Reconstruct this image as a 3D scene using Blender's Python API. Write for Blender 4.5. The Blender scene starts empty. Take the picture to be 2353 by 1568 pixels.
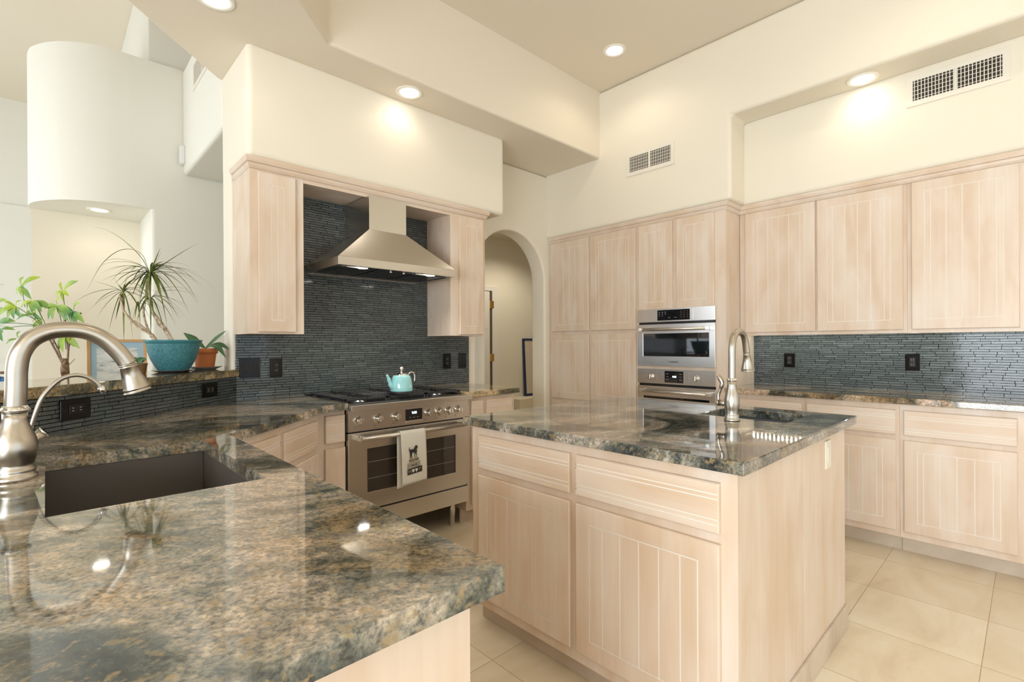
import bpy, bmesh, math, random
from mathutils import Vector, Matrix
from mathutils.geometry import tessellate_polygon
random.seed(7)
R = math.radians
S = bpy.context.scene
COL = S.collection

# ------------------------------------------------------------------ camera
TH, PITCH, ROLL, CAMH = R(46.5613), -0.0016, -0.005, 1.3878
cd = bpy.data.cameras.new('camera'); cam = bpy.data.objects.new('camera', cd); COL.objects.link(cam)
cd.sensor_width = 36; cd.lens = 1131.6 * 36 / 2353; cd.shift_y = 9.34 / 2353; cd.clip_start = 0.03
_F = Vector((math.cos(TH)*math.cos(PITCH), math.sin(TH)*math.cos(PITCH), math.sin(PITCH)))
_U = Vector((-math.cos(TH)*math.sin(PITCH), -math.sin(TH)*math.sin(PITCH), math.cos(PITCH)))
_Rt = Vector((math.sin(TH), -math.cos(TH), 0))
_c, _s = math.cos(ROLL), math.sin(ROLL)
_x = _c*_Rt + _s*_U; _y = -_s*_Rt + _c*_U; _z = -_F
cam.matrix_world = Matrix(((_x.x, _y.x, _z.x, 0), (_x.y, _y.y, _z.y, 0), (_x.z, _y.z, _z.z, CAMH), (0, 0, 0, 1)))
S.camera = cam

# ------------------------------------------------------------------ view, world
S.view_settings.view_transform = 'Standard'; S.view_settings.look = 'None'
S.view_settings.exposure = 0.66; S.view_settings.gamma = 1; S.view_settings.use_curve_mapping = False
w = bpy.data.worlds.new('world'); S.world = w; w.use_nodes = True
w.node_tree.nodes['Background'].inputs[0].default_value = (0.78, 0.89, 1.0, 1)
w.node_tree.nodes['Background'].inputs[1].default_value = 1.0
DAY = (0.86, 0.93, 1.0); WARM = (1.0, 0.86, 0.66)

def area(name, loc, rot, sx, sy, power, col, parent=None):
    l = bpy.data.lights.new(name, 'AREA'); l.shape = 'RECTANGLE'; l.size = sx; l.size_y = sy
    l.energy = power; l.color = col
    o = bpy.data.objects.new(name, l); COL.objects.link(o); o.location = loc; o.rotation_euler = rot
    if parent: o.parent = parent
    return o
# daylight that enters through the glazed openings of the walls behind the camera
area('daylight_patio', (1.2, -3.55, 1.35), (R(90), 0, R(180)), 4.2, 2.3, 165, DAY)
area('daylight_dining', (-3.65, -0.6, 1.35), (R(90), 0, R(90) + R(180)), 3.2, 2.3, 170, DAY)
area('daylight_living', (-3.65, 6.6, 2.2), (R(90), 0, R(-90)), 4.6, 3.6, 58, DAY)

# ------------------------------------------------------------------ materials
def newmat(name):
    m = bpy.data.materials.new(name); m.use_nodes = True
    return m, m.node_tree.nodes, m.node_tree.links, m.node_tree.nodes['Principled BSDF']
def setp(b, **k):
    for n, v in k.items():
        n = n.replace('_', ' ')
        if n in b.inputs: b.inputs[n].default_value = v
def c4(c): return (c[0], c[1], c[2], 1)
def plain(name, col, rough=0.5, metal=0.0, coat=0.0, emit=None, es=0.0, **k):
    m, n, l, b = newmat(name)
    setp(b, Base_Color=c4(col), Roughness=rough, Metallic=metal, Coat_Weight=coat, **k)
    if emit: setp(b, Emission_Color=c4(emit), Emission_Strength=es)
    return m
def N(n, t, **k):
    x = n.new(t)
    for a, v in k.items():
        if hasattr(x, a) and a not in ('Scale',): setattr(x, a, v)
        elif a in x.inputs: x.inputs[a].default_value = v
    return x
def ramp(n, pts):
    r = n.new('ShaderNodeValToRGB'); e = r.color_ramp.elements
    while len(e) < len(pts): e.new(0.5)
    for i, (p, c) in enumerate(pts): e[i].position = p; e[i].color = c4(c)
    return r
def mapping(n, l, scale, rot=(0, 0, 0), src='Object', loc=(0, 0, 0)):
    tc = n.new('ShaderNodeTexCoord'); mp = n.new('ShaderNodeMapping')
    mp.inputs['Scale'].default_value = scale; mp.inputs['Rotation'].default_value = rot; mp.inputs['Location'].default_value = loc
    l.new(tc.outputs[src], mp.inputs[0]); return mp
def noise(n, l, vec, scale, detail=4, rough=0.5, dist=0):
    x = N(n, 'ShaderNodeTexNoise'); x.inputs['Scale'].default_value = scale; x.inputs['Detail'].default_value = detail
    x.inputs['Roughness'].default_value = rough; x.inputs['Distortion'].default_value = dist
    l.new(vec, x.inputs['Vector']); return x
def mixc(n, l, fac, a, b, mode='MIX'):
    x = n.new('ShaderNodeMix'); x.data_type = 'RGBA'; x.blend_type = mode
    for i, v in ((0, fac), (6, a), (7, b)):
        if hasattr(v, 'links'): l.new(v, x.inputs[i])
        else: x.inputs[i].default_value = v if i == 0 else c4(v)
    return x.outputs[2]
def bump(n, l, h, b, st=0.2, dist=0.01):
    x = n.new('ShaderNodeBump'); x.inputs['Strength'].default_value = st; x.inputs['Distance'].default_value = dist
    l.new(h, x.inputs['Height']); l.new(x.outputs[0], b.inputs['Normal'])
def math_(n, l, op, a, b=0.0, c=None):
    x = n.new('ShaderNodeMath'); x.operation = op
    for i, v in enumerate((a, b) if c is None else (a, b, c)):
        if hasattr(v, 'links'): l.new(v, x.inputs[i])
        else: x.inputs[i].default_value = v
    return x.outputs[0]

def paint(name, col):
    m, n, l, b = newmat(name)
    mp = mapping(n, l, (1, 1, 1))
    a = noise(n, l, mp.outputs[0], 1.1, 2)
    l.new(mixc(n, l, a.outputs[0], col, tuple(c*0.965 for c in col)), b.inputs['Base Color'])
    setp(b, Roughness=0.62)
    h = noise(n, l, mp.outputs[0], 26, 3)
    bump(n, l, h.outputs[0], b, 0.05, 0.01)
    return m
M = {}
M['wall'] = paint('wall_paint', (0.83, 0.765, 0.635))
M['ceil'] = paint('ceiling_paint', (0.80, 0.715, 0.585))
M['wall_living'] = paint('living_wall_paint', (0.82, 0.80, 0.715))

def wood(name, horiz=False):
    m, n, l, b = newmat(name)
    oi = n.new('ShaderNodeObjectInfo')
    tc = n.new('ShaderNodeTexCoord'); add = n.new('ShaderNodeVectorMath'); add.operation = 'ADD'
    sc = n.new('ShaderNodeVectorMath'); sc.operation = 'SCALE'; sc.inputs[3].default_value = 13.0
    cmb = n.new('ShaderNodeCombineXYZ')
    for i in range(3): l.new(oi.outputs['Random'], cmb.inputs[i])
    l.new(cmb.outputs[0], sc.inputs[0]); l.new(tc.outputs['Object'], add.inputs[0]); l.new(sc.outputs[0], add.inputs[1])
    mp = n.new('ShaderNodeMapping'); l.new(add.outputs[0], mp.inputs[0])
    mp.inputs['Scale'].default_value = (2.0, 40, 60) if horiz else (45, 45, 1.6)
    g = noise(n, l, mp.outputs[0], 1.0, 5, 0.6, 0.3)
    mp2 = n.new('ShaderNodeMapping'); l.new(add.outputs[0], mp2.inputs[0])
    mp2.inputs['Scale'].default_value = (1.2, 3, 4) if horiz else (4, 4, 1.2)
    bl = noise(n, l, mp2.outputs[0], 1.6, 3, 0.5, 0.5)
    r1 = ramp(n, [(0.3, (0.665, 0.505, 0.365)), (0.52, (0.725, 0.59, 0.47)), (0.72, (0.755, 0.65, 0.555))])
    l.new(bl.outputs[0], r1.inputs[0])
    r2 = ramp(n, [(0.35, (0.95, 0.93, 0.91)), (0.6, (1, 1, 1))])
    l.new(g.outputs[0], r2.inputs[0])
    l.new(mixc(n, l, 0.75, r1.outputs[0], r2.outputs[0], 'MULTIPLY'), b.inputs['Base Color'])
    setp(b, Roughness=0.38, Coat_Weight=0.15, Coat_Roughness=0.25)
    return m
M['groove'] = plain('pale_groove', (0.85, 0.775, 0.69), 0.5)  # groove faces get a paler colour than the boards
M['wood'] = wood('pickled_maple'); M['woodh'] = wood('pickled_maple_horizontal', True)

def granite(name, tint=(1, 1, 1), phase=0.0):
    m, n, l, b = newmat(name)
    def vec(ang, sc, loc=(0, 0, 0)):
        a = mapping(n, l, (1, 1, 1), (0, 0, ang), loc=(loc[0]+phase, loc[1], loc[2])); q = n.new('ShaderNodeMapping'); q.inputs['Scale'].default_value = sc
        l.new(a.outputs[0], q.inputs[0]); return q.outputs[0]
    va = vec(R(30), (0.72, 1.0, 1.0)); vb = vec(R(55), (0.6, 1.0, 1.0), (3, 7, 1)); vs = vec(R(46), (0.75, 1.0, 1.0))
    big = noise(n, l, va, 2.3, 10, 0.62, 1.6)
    r1 = ramp(n, [(0.37, (0.033, 0.045, 0.048)), (0.45, (0.11, 0.122, 0.110)), (0.495, (0.25, 0.25, 0.215)), (0.56, (0.47, 0.42, 0.36)), (0.65, (0.66, 0.57, 0.50))])
    l.new(big.outputs[0], r1.inputs[0])
    och = noise(n, l, vb, 3.4, 6, 0.6, 1.2)
    ro = ramp(n, [(0.54, (0, 0, 0)), (0.66, (1, 1, 1))]); l.new(och.outputs[0], ro.inputs[0])
    k = mixc(n, l, math_(n, l, 'MULTIPLY', ro.outputs[0], 0.5), r1.outputs[0], (0.47, 0.32, 0.16))
    st = noise(n, l, vs, 46, 6, 0.7, 0.6)
    rs = ramp(n, [(0.36, (0.34, 0.38, 0.38)), (0.5, (0.95, 0.95, 0.95)), (0.62, (1.5, 1.42, 1.3))]); l.new(st.outputs[0], rs.inputs[0])
    k = mixc(n, l, 0.8, k, rs.outputs[0], 'MULTIPLY')
    sp = noise(n, l, vec(0.3, (1, 1, 1)), 120, 3, 0.6)
    rp = ramp(n, [(0.38, (0.30, 0.35, 0.38)), (0.5, (1, 1, 1)), (0.64, (1.35, 1.28, 1.15))]); l.new(sp.outputs[0], rp.inputs[0])
    k = mixc(n, l, 0.7, k, rp.outputs[0], 'MULTIPLY')
    os_ = noise(n, l, vec(1.1, (1, 0.8, 1), (9, 2, 4)), 48, 3, 0.6)
    rq = ramp(n, [(0.56, (0, 0, 0)), (0.64, (1, 1, 1))]); l.new(os_.outputs[0], rq.inputs[0])
    k = mixc(n, l, math_(n, l, 'MULTIPLY', rq.outputs[0], 0.6), k, (0.40, 0.29, 0.14))
    bl = noise(n, l, vb, 17, 5, 0.65, 0.5)
    rb = ramp(n, [(0.51, (0, 0, 0)), (0.68, (1, 1, 1))]); l.new(bl.outputs[0], rb.inputs[0])
    k = mixc(n, l, math_(n, l, 'MULTIPLY', rb.outputs[0], 0.45), k, (0.11, 0.145, 0.165))
    k = mixc(n, l, 1.0, k, tuple(c*0.86 for c in tint), 'MULTIPLY')
    l.new(k, b.inputs['Base Color'])
    setp(b, Roughness=0.05, Specular_IOR_Level=0.6, IOR=1.5, Coat_Weight=0.4, Coat_Roughness=0.03)
    return m
M['granite'] = granite('polished_granite'); M['granite_near'] = granite('polished_granite_foreground', (1.04, 1, 0.95), 4.0)
M['granite_warm'] = granite('polished_granite_ochre', (1.22, 1.02, 0.68), 2.0); M['granite_brown'] = granite('polished_granite_brown', (1.0, 0.88, 0.76), 5.0)

def tile(name, tint=(1, 1, 1)):
    m, n, l, b = newmat(name)
    tc = n.new('ShaderNodeTexCoord'); sx = n.new('ShaderNodeSeparateXYZ'); l.new(tc.outputs['UV'], sx.inputs[0])
    row = math_(n, l, 'FLOOR', math_(n, l, 'DIVIDE', sx.outputs[1], 0.0176))
    wn = n.new('ShaderNodeTexWhiteNoise'); wn.noise_dimensions = '1D'; l.new(row, wn.inputs['W'])
    cm = n.new('ShaderNodeCombineXYZ'); l.new(math_(n, l, 'MULTIPLY', sx.outputs[0], 7.0), cm.inputs[0]); l.new(math_(n, l, 'MULTIPLY', row, 3.7), cm.inputs[1])
    nz = noise(n, l, cm.outputs[0], 1.0, 1)
    ox = math_(n, l, 'ADD', math_(n, l, 'ADD', sx.outputs[0], math_(n, l, 'MULTIPLY', wn.outputs[0], 0.9)), math_(n, l, 'MULTIPLY', nz.outputs[0], 0.06))
    wz = noise(n, l, tc.outputs['UV'], 70, 2); wy = math_(n, l, 'MULTIPLY', math_(n, l, 'SUBTRACT', wz.outputs[0], 0.5), 0.0035)
    cv = n.new('ShaderNodeCombineXYZ'); l.new(math_(n, l, 'ADD', ox, wy), cv.inputs[0]); l.new(math_(n, l, 'ADD', sx.outputs[1], wy), cv.inputs[1])
    br = n.new('ShaderNodeTexBrick'); l.new(cv.outputs[0], br.inputs['Vector']); br.offset = 0; br.squash = 1
    for k, v in (('Scale', 1.0), ('Mortar Size', 0.0017), ('Mortar Smooth', 0.35), ('Brick Width', 0.105), ('Row Height', 0.0176), ('Bias', -0.2)): br.inputs[k].default_value = v
    br.inputs['Color1'].default_value = c4((0.038*tint[0], 0.054*tint[1], 0.057*tint[2])); br.inputs['Color2'].default_value = c4((0.072*tint[0], 0.096*tint[1], 0.100*tint[2]))
    br.inputs['Mortar'].default_value = (0.004, 0.005, 0.005, 1)
    l.new(br.outputs[0], b.inputs['Base Color'])
    l.new(math_(n, l, 'ADD', math_(n, l, 'MULTIPLY', br.outputs[1], 0.5), 0.07), b.inputs['Roughness'])
    mp = mapping(n, l, (1, 1.7, 1), src='UV')
    a = noise(n, l, mp.outputs[0], 95, 3, 0.6, 0.8); h = math_(n, l, 'SUBTRACT', math_(n, l, 'MULTIPLY', a.outputs[0], 1.1), math_(n, l, 'MULTIPLY', br.outputs[1], 1.0))
    bump(n, l, h, b, 0.9, 0.005)
    inv_ = math_(n, l, 'SUBTRACT', 1.0, br.outputs[1])
    l.new(math_(n, l, 'MULTIPLY', inv_, 0.95), b.inputs['Specular IOR Level']); l.new(math_(n, l, 'MULTIPLY', inv_, 0.6), b.inputs['Coat Weight'])
    setp(b, Coat_Roughness=0.08)
    return m
M['tile'] = tile('slate_glass_mosaic'); 

def travertine(name, lines):
    m, n, l, b = newmat(name)
    tc = n.new('ShaderNodeTexCoord')
    mp = n.new('ShaderNodeMapping'); mp.inputs['Location'].default_value = (-0.43 - 0.0, -0.152, 0) if lines else (0, 0, 0)
    l.new(tc.outputs['Object'], mp.inputs[0])
    ms = n.new('ShaderNodeMapping'); ms.inputs['Scale'].default_value = (1, 2.2, 1); l.new(tc.outputs['Object'], ms.inputs[0])
    a = noise(n, l, ms.outputs[0], 1.6, 6, 0.6, 0.8)
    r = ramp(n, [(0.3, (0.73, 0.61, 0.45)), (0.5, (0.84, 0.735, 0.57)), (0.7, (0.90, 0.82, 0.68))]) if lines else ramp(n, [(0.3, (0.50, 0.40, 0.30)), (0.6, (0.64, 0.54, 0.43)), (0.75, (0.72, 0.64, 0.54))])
    l.new(a.outputs[0], r.inputs[0]); k = r.outputs[0]
    if lines:
        br = n.new('ShaderNodeTexBrick'); br.offset = 0; l.new(mp.outputs[0], br.inputs['Vector'])
        for q, v in (('Scale', 1.0), ('Mortar Size', 0.0018), ('Mortar Smooth', 0.2), ('Brick Width', 0.494), ('Row Height', 0.494)): br.inputs[q].default_value = v
        br.inputs['Color1'].default_value = (1, 1, 1, 1); br.inputs['Color2'].default_value = (0.88, 0.85, 0.80, 1); br.inputs['Mortar'].default_value = (0.52, 0.45, 0.38, 1)
        k = mixc(n, l, 1.0, k, br.outputs[0], 'MULTIPLY')
    l.new(k, b.inputs['Base Color'])
    f = noise(n, l, tc.outputs['Object'], 14, 4, 0.6)
    setp(b, Roughness=0.36)
    bump(n, l, f.outputs[0], b, 0.05, 0.004)
    return m
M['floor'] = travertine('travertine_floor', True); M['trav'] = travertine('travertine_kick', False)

def brushed(name, col, rough, st=(2, 120, 120), amt=0.05):
    m, n, l, b = newmat(name)
    mp = mapping(n, l, st); a = noise(n, l, mp.outputs[0], 3.0, 3, 0.6)
    l.new(math_(n, l, 'ADD', math_(n, l, 'MULTIPLY', a.outputs[0], amt), rough - amt/2), b.inputs['Roughness'])
    setp(b, Base_Color=c4(col), Metallic=1.0, Anisotropic=0.5)
    return m
M['steel'] = brushed('brushed_stainless', (0.58, 0.55, 0.505), 0.26)
M['steel2'] = brushed('brushed_stainless_cool', (0.70, 0.68, 0.66), 0.25)
M['nickel'] = brushed('brushed_nickel', (0.50, 0.455, 0.39), 0.30, (3, 3, 160), 0.05)
M['chrome'] = plain('polished_steel', (0.82, 0.80, 0.77), 0.07, 1.0)
M['dark_steel'] = plain('dark_reflective_steel', (0.30, 0.30, 0.31), 0.22, 1.0)
M['black'] = plain('black_enamel', (0.012, 0.012, 0.014), 0.25)
M['iron'] = plain('cast_iron', (0.02, 0.021, 0.024), 0.45)
M['blackglass'] = plain('black_glass', (0.008, 0.009, 0.011), 0.035, coat=0.5)
M['ovenglass'] = plain('smoked_oven_glass', (0.035, 0.028, 0.022), 0.06, coat=0.3)
M['plate'] = plain('black_wall_plate', (0.006, 0.005, 0.005), 0.12, Specular_IOR_Level=0.25)
M['socket'] = plain('black_receptacle', (0.018, 0.014, 0.012), 0.3, Specular_IOR_Level=0.25)
M['sink'] = plain('grey_composite', (0.115, 0.098, 0.085), 0.42)
M['sink2'] = plain('dark_blue_composite', (0.09, 0.10, 0.115), 0.4)
M['white'] = plain('white_trim_paint', (0.80, 0.80, 0.78), 0.4)
M['ventw'] = plain('cream_metal', (0.80, 0.75, 0.65), 0.45)
M['dark'] = plain('duct_dark', (0.045, 0.035, 0.028), 0.8)
M['brass'] = plain('brass', (0.75, 0.50, 0.16), 0.25, 1.0)
M['display'] = plain('display_glow', (0.2, 0.4, 0.8), 0.5, emit=(0.6, 0.82, 1.0), es=4)
M['mark'] = plain('panel_print', (0.35, 0.35, 0.36), 0.5)
M['printdk'] = plain('dark_print', (0.09, 0.085, 0.08), 0.6)
M['lens'] = plain('lamp_lens', (1, 1, 1), 0.5, emit=(1.0, 0.95, 0.86), es=9)
M['led'] = plain('led_diffuser', (1, 1, 1), 0.5, emit=(0.93, 1.0, 0.90), es=120)
M['ring'] = plain('lamp_trim', (0.86, 0.82, 0.74), 0.4)
M['aqua'] = plain('aqua_enamel', (0.33, 0.70, 0.74), 0.12, coat=0.6)
M['terra'] = plain('terracotta', (0.56, 0.17, 0.045), 0.65)
M['soil'] = plain('potting_soil', (0.09, 0.06, 0.04), 0.95)
M['saucer'] = plain('clear_smoked_saucer', (0.16, 0.15, 0.16), 0.12, coat=0.4)
M['saucer2'] = plain('grey_saucer', (0.42, 0.38, 0.36), 0.3)
M['pine'] = plain('honey_pine', (0.62, 0.36, 0.15), 0.45)
M['mat'] = plain('blue_mat_board', (0.38, 0.55, 0.68), 0.7)
M['cloth'] = plain('white_cotton', (0.78, 0.76, 0.70), 0.85)
M['ink'] = plain('charcoal_ink', (0.035, 0.033, 0.032), 0.8)
M['beige_ink'] = plain('tan_ink', (0.46, 0.39, 0.27), 0.8)
M['dots_ink'] = plain('taupe_ink', (0.33, 0.29, 0.24), 0.8)
M['navy'] = plain('navy_frame', (0.015, 0.03, 0.10), 0.4)
M['mirror'] = plain('pale_print', (0.66, 0.60, 0.50), 0.35)
def leafmat(name, a, b_, sc=9):
    m, n, l, b = newmat(name); mp = mapping(n, l, (1, 1, 1)); x = noise(n, l, mp.outputs[0], sc, 2)
    r = ramp(n, [(0.38, a), (0.62, b_)]); l.new(x.outputs[0], r.inputs[0]); l.new(r.outputs[0], b.inputs['Base Color'])
    setp(b, Roughness=0.4, Transmission_Weight=0.0); return m
M['leaf_drac'] = leafmat('dracaena_leaf', (0.075, 0.105, 0.025), (0.19, 0.24, 0.045), 30)
M['leaf_money'] = leafmat('money_tree_leaf', (0.10, 0.26, 0.08), (0.38, 0.50, 0.03), 4)
M['leaf_orchid'] = leafmat('orchid_leaf', (0.05, 0.14, 0.05), (0.08, 0.19, 0.07), 12)
M['bark'] = leafmat('ringed_bark', (0.30, 0.20, 0.12), (0.58, 0.47, 0.34), 60)
M['bark2'] = leafmat('brown_bark', (0.13, 0.07, 0.035), (0.27, 0.17, 0.10), 50)
def potmat():
    m, n, l, b = newmat('teal_glazed_hammered'); mp = mapping(n, l, (1, 1, 1)); x = noise(n, l, mp.outputs[0], 110, 2, 0.5, 1.5)
    r = ramp(n, [(0.42, (0.035, 0.15, 0.18)), (0.6, (0.075, 0.27, 0.31))]); l.new(x.outputs[0], r.inputs[0]); l.new(r.outputs[0], b.inputs['Base Color'])
    setp(b, Roughness=0.4); bump(n, l, x.outputs[0], b, 0.5, 0.004); return m
M['teal'] = potmat(); M['teal_rim'] = plain('teal_glaze_smooth', (0.045, 0.20, 0.235), 0.35)
def artmat():
    m, n, l, b = newmat('harbour_print'); mp = mapping(n, l, (1, 1, 3.5), src='Generated'); x = noise(n, l, mp.outputs[0], 3.2, 6, 0.6)
    r = ramp(n, [(0.30, (0.16, 0.19, 0.21)), (0.39, (0.52, 0.56, 0.57)), (0.55, (0.74, 0.76, 0.75))]); l.new(x.outputs[0], r.inputs[0])
    l.new(r.outputs[0], b.inputs['Base Color']); setp(b, Roughness=0.3); return m
M['art'] = artmat()
def swirl():
    m, n, l, b = newmat('blue_swirl_fabric'); mp = mapping(n, l, (1, 1, 1)); x = N(n, 'ShaderNodeTexWave'); x.inputs['Scale'].default_value = 9; x.inputs['Distortion'].default_value = 6
    l.new(mp.outputs[0], x.inputs[0]); r = ramp(n, [(0.3, (0.01, 0.04, 0.16)), (0.8, (0.05, 0.16, 0.36))]); l.new(x.outputs[0], r.inputs[0])
    l.new(r.outputs[0], b.inputs['Base Color']); setp(b, Roughness=0.8); return m
M['swirl'] = swirl()

# ------------------------------------------------------------------ mesh helpers
class MB:
    def __init__(s): s.v = []; s.f = []; s.sm = []; s.cur = 0; s.mi = {}
    def add(s, vs, fs, smooth=False):
        o = len(s.v); s.v += [tuple(p) for p in vs]
        for f in fs:
            if s.cur: s.mi[len(s.f)] = s.cur
            s.f.append([i+o for i in f]); s.sm.append(smooth)
        return s
    def box(s, x0, x1, y0, y1, z0, z1):
        x0, x1 = min(x0, x1), max(x0, x1); y0, y1 = min(y0, y1), max(y0, y1); z0, z1 = min(z0, z1), max(z0, z1)
        v = [(x0,y0,z0),(x1,y0,z0),(x1,y1,z0),(x0,y1,z0),(x0,y0,z1),(x1,y0,z1),(x1,y1,z1),(x0,y1,z1)]
        return s.add(v, [(0,3,2,1),(4,5,6,7),(0,1,5,4),(1,2,6,5),(2,3,7,6),(3,0,4,7)])
    def prism(s, poly, a, b, axis='z', holes=()):
        """extrude a 2D polygon (CCW) between a and b along axis; for 'y' the plane is (x,z), for 'x' (y,z)"""
        def P(p, t): return (p[0], p[1], t) if axis == 'z' else ((p[0], t, p[1]) if axis == 'y' else (t, p[0], p[1]))
        loops = [list(poly)] + [list(h) for h in holes]
        flat = [p for L in loops for p in L]; n = len(flat)
        vs = [P(p, a) for p in flat] + [P(p, b) for p in flat]
        fs = []
        if not holes: fs += [tuple(range(n-1, -1, -1)), tuple(range(n, 2*n))]
        else:
            tri = tessellate_polygon([[Vector((p[0], p[1], 0)) for p in L] for L in loops])
            for t in tri:
                fs.append((t[0], t[1], t[2])); fs.append((t[2]+n, t[1]+n, t[0]+n))
        o = 0
        for L in loops:
            k = len(L)
            for i in range(k):
                j = (i+1) % k; fs.append((o+i, o+j, o+j+n, o+i+n))
            o += k
        return s.add(vs, fs)
    def loft(s, levels):
        """stack of rectangles (z,x0,x1,y0,y1)"""
        vs = []; fs = []
        for z, x0, x1, y0, y1 in levels: vs += [(x0,y0,z),(x1,y0,z),(x1,y1,z),(x0,y1,z)]
        for i in range(len(levels)-1):
            for j in range(4):
                k = (j+1) % 4; fs.append((i*4+j, i*4+k, i*4+4+k, i*4+4+j))
        m = (len(levels)-1)*4
        fs += [(3,2,1,0), (m,m+1,m+2,m+3)]
        return s.add(vs, fs)
    def lathe(s, prof, c=(0,0,0), seg=32, mat=None, cap=True):
        vs = []; fs = []; T = mat or Matrix.Identity(4)
        for r, z in prof:
            for i in range(seg):
                a = 2*math.pi*i/seg; vs.append(T @ Vector((c[0]+r*math.cos(a), c[1]+r*math.sin(a), c[2]+z)))
        for k in range(len(prof)-1):
            for i in range(seg):
                j = (i+1) % seg; fs.append((k*seg+i, k*seg+j, (k+1)*seg+j, (k+1)*seg+i))
        s.add(vs, fs, True)
        if cap:
            o = len(s.v) - len(vs)
            s.f.append([o+i for i in range(seg-1, -1, -1)]); s.sm.append(False)
            b0 = o+(len(prof)-1)*seg; s.f.append([b0+i for i in range(seg)]); s.sm.append(False)
        return s
    def tube(s, pts, rad, seg=16, cap=True):
        pts = [Vector(p) for p in pts]; n = len(pts)
        rr = rad if isinstance(rad, (list, tuple)) else [rad]*n
        vs = []; fs = []; up = None
        for i, p in enumerate(pts):
            d = (pts[min(i+1, n-1)] - pts[max(i-1, 0)]).normalized()
            if up is None:
                up = Vector((0, 0, 1)) if abs(d.z) < 0.9 else Vector((1, 0, 0))
            a = d.cross(up)
            if a.length < 1e-5: a = d.cross(Vector((0, 1, 0)))
            a.normalize(); b = a.cross(d).normalized(); up = b
            for k in range(seg):
                t = 2*math.pi*k/seg; vs.append(p + rr[i]*(math.cos(t)*a + math.sin(t)*b))
        for i in range(n-1):
            for k in range(seg):
                j = (k+1) % seg; fs.append((i*seg+k, (i+1)*seg+k, (i+1)*seg+j, i*seg+j))
        s.add(vs, fs, True)
        if cap:
            o = len(s.v)-len(vs)
            s.f.append([o+i for i in range(seg)]); s.sm.append(False)
            s.f.append([o+(n-1)*seg+i for i in range(seg-1, -1, -1)]); s.sm.append(False)
        return s
    def mat(s, i): s.cur = i; return s
    def xf(s, T):
        s.v = [tuple(T @ Vector(p)) for p in s.v]; return s

def smoothpath(pts, n=8):
    P = [Vector(p) for p in pts]; P = [2*P[0]-P[1]] + P + [2*P[-1]-P[-2]]; out = []
    for i in range(1, len(P)-2):
        for k in range(n):
            t = k/n; a, b, c, d = P[i-1], P[i], P[i+1], P[i+2]
            out.append(0.5*((2*b)+(-a+c)*t+(2*a-5*b+4*c-d)*t*t+(-a+3*b-3*c+d)*t**3))
    out.append(P[-2]); return out

def obj(name, mb, mat, parent=None, bev=0, seg=2, fix=True, origin=None, autosmooth=None):
    me = bpy.data.meshes.new(name)
    vs = mb.v
    off = Vector((0, 0, 0))
    if parent is None:
        if origin is None:
            xs = [p[0] for p in vs]; ys = [p[1] for p in vs]; zs = [p[2] for p in vs]
            off = Vector(((min(xs)+max(xs))/2, (min(ys)+max(ys))/2, min(zs)))
        else: off = Vector(origin)
        vs = [tuple(Vector(p)-off) for p in vs]
    me.from_pydata(vs, [], mb.f)
    for p, s_ in zip(me.polygons, mb.sm): p.use_smooth = s_
    if fix:
        b = bmesh.new(); b.from_mesh(me); bmesh.ops.recalc_face_normals(b, faces=b.faces); b.to_mesh(me); b.free()
    uv = me.uv_layers.new(name='UVMap')
    for p in me.polygons:
        nx, ny, nz = (abs(c) for c in p.normal)
        for li in p.loop_indices:
            c = me.vertices[me.loops[li].vertex_index].co + off
            if nz > 0.7: uv.data[li].uv = (c.x, c.y)
            elif abs(nx-ny) < 0.2: uv.data[li].uv = ((c.x+c.y)*0.7071 if p.normal.x*p.normal.y < 0 else (c.x-c.y)*0.7071, c.z)
            elif nx > ny: uv.data[li].uv = (c.y, c.z)
            else: uv.data[li].uv = (c.x, c.z)
    for mm in (mat if isinstance(mat, (list, tuple)) else [mat]): me.materials.append(mm)
    for fi, k in mb.mi.items(): me.polygons[fi].material_index = k
    o = bpy.data.objects.new(name, me); COL.objects.link(o)
    if parent is not None: o.parent = parent
    else: o.location = off
    if bev:
        md = o.modifiers.new('bevel', 'BEVEL'); md.width = bev; md.segments = seg; md.limit_method = 'ANGLE'; md.angle_limit = R(40)
        md.harden_normals = False
    return o
def tag(o, label, cat, group=None, kind=None):
    o['label'] = label; o['category'] = cat
    if group: o['group'] = group
    if kind: o['kind'] = kind
    return o
def empty(name, loc, rz, label, cat, group=None):
    o = bpy.data.objects.new(name, None); COL.objects.link(o); o.location = loc; o.rotation_euler = (0, 0, rz); o.empty_display_size = 0.05
    return tag(o, label, cat, group)
def struct(name, mb, mat, bev=0, seg=3, origin=None):
    o = obj(name, mb, mat, None, bev, seg, origin=origin); o['kind'] = 'structure'; return o
def text(name, body, size, mat, parent, loc, rot=(R(90), 0, 0), ext=0.0004, align='CENTER', bold=0.0):
    c = bpy.data.curves.new(name, 'FONT'); c.body = body; c.size = size; c.extrude = ext; c.align_x = align; c.align_y = 'CENTER'; c.offset = bold
    t = bpy.data.objects.new('t', c); COL.objects.link(t)
    me = bpy.data.meshes.new_from_object(t); bpy.data.objects.remove(t); me.name = name; me.materials.clear(); me.materials.append(mat)
    o = bpy.data.objects.new(name, me); COL.objects.link(o); o.parent = parent; o.location = loc; o.rotation_euler = rot
    return o
def copy_tree(o, parent=None):
    c = o.copy(); COL.objects.link(c)
    if parent is not None: c.parent = parent
    for ch in list(o.children): copy_tree(ch, c)
    return c

RW = -math.pi/2     # things on the right wall and the island front: local x = -Y, outward = -X
DG = math.pi/4

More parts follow.
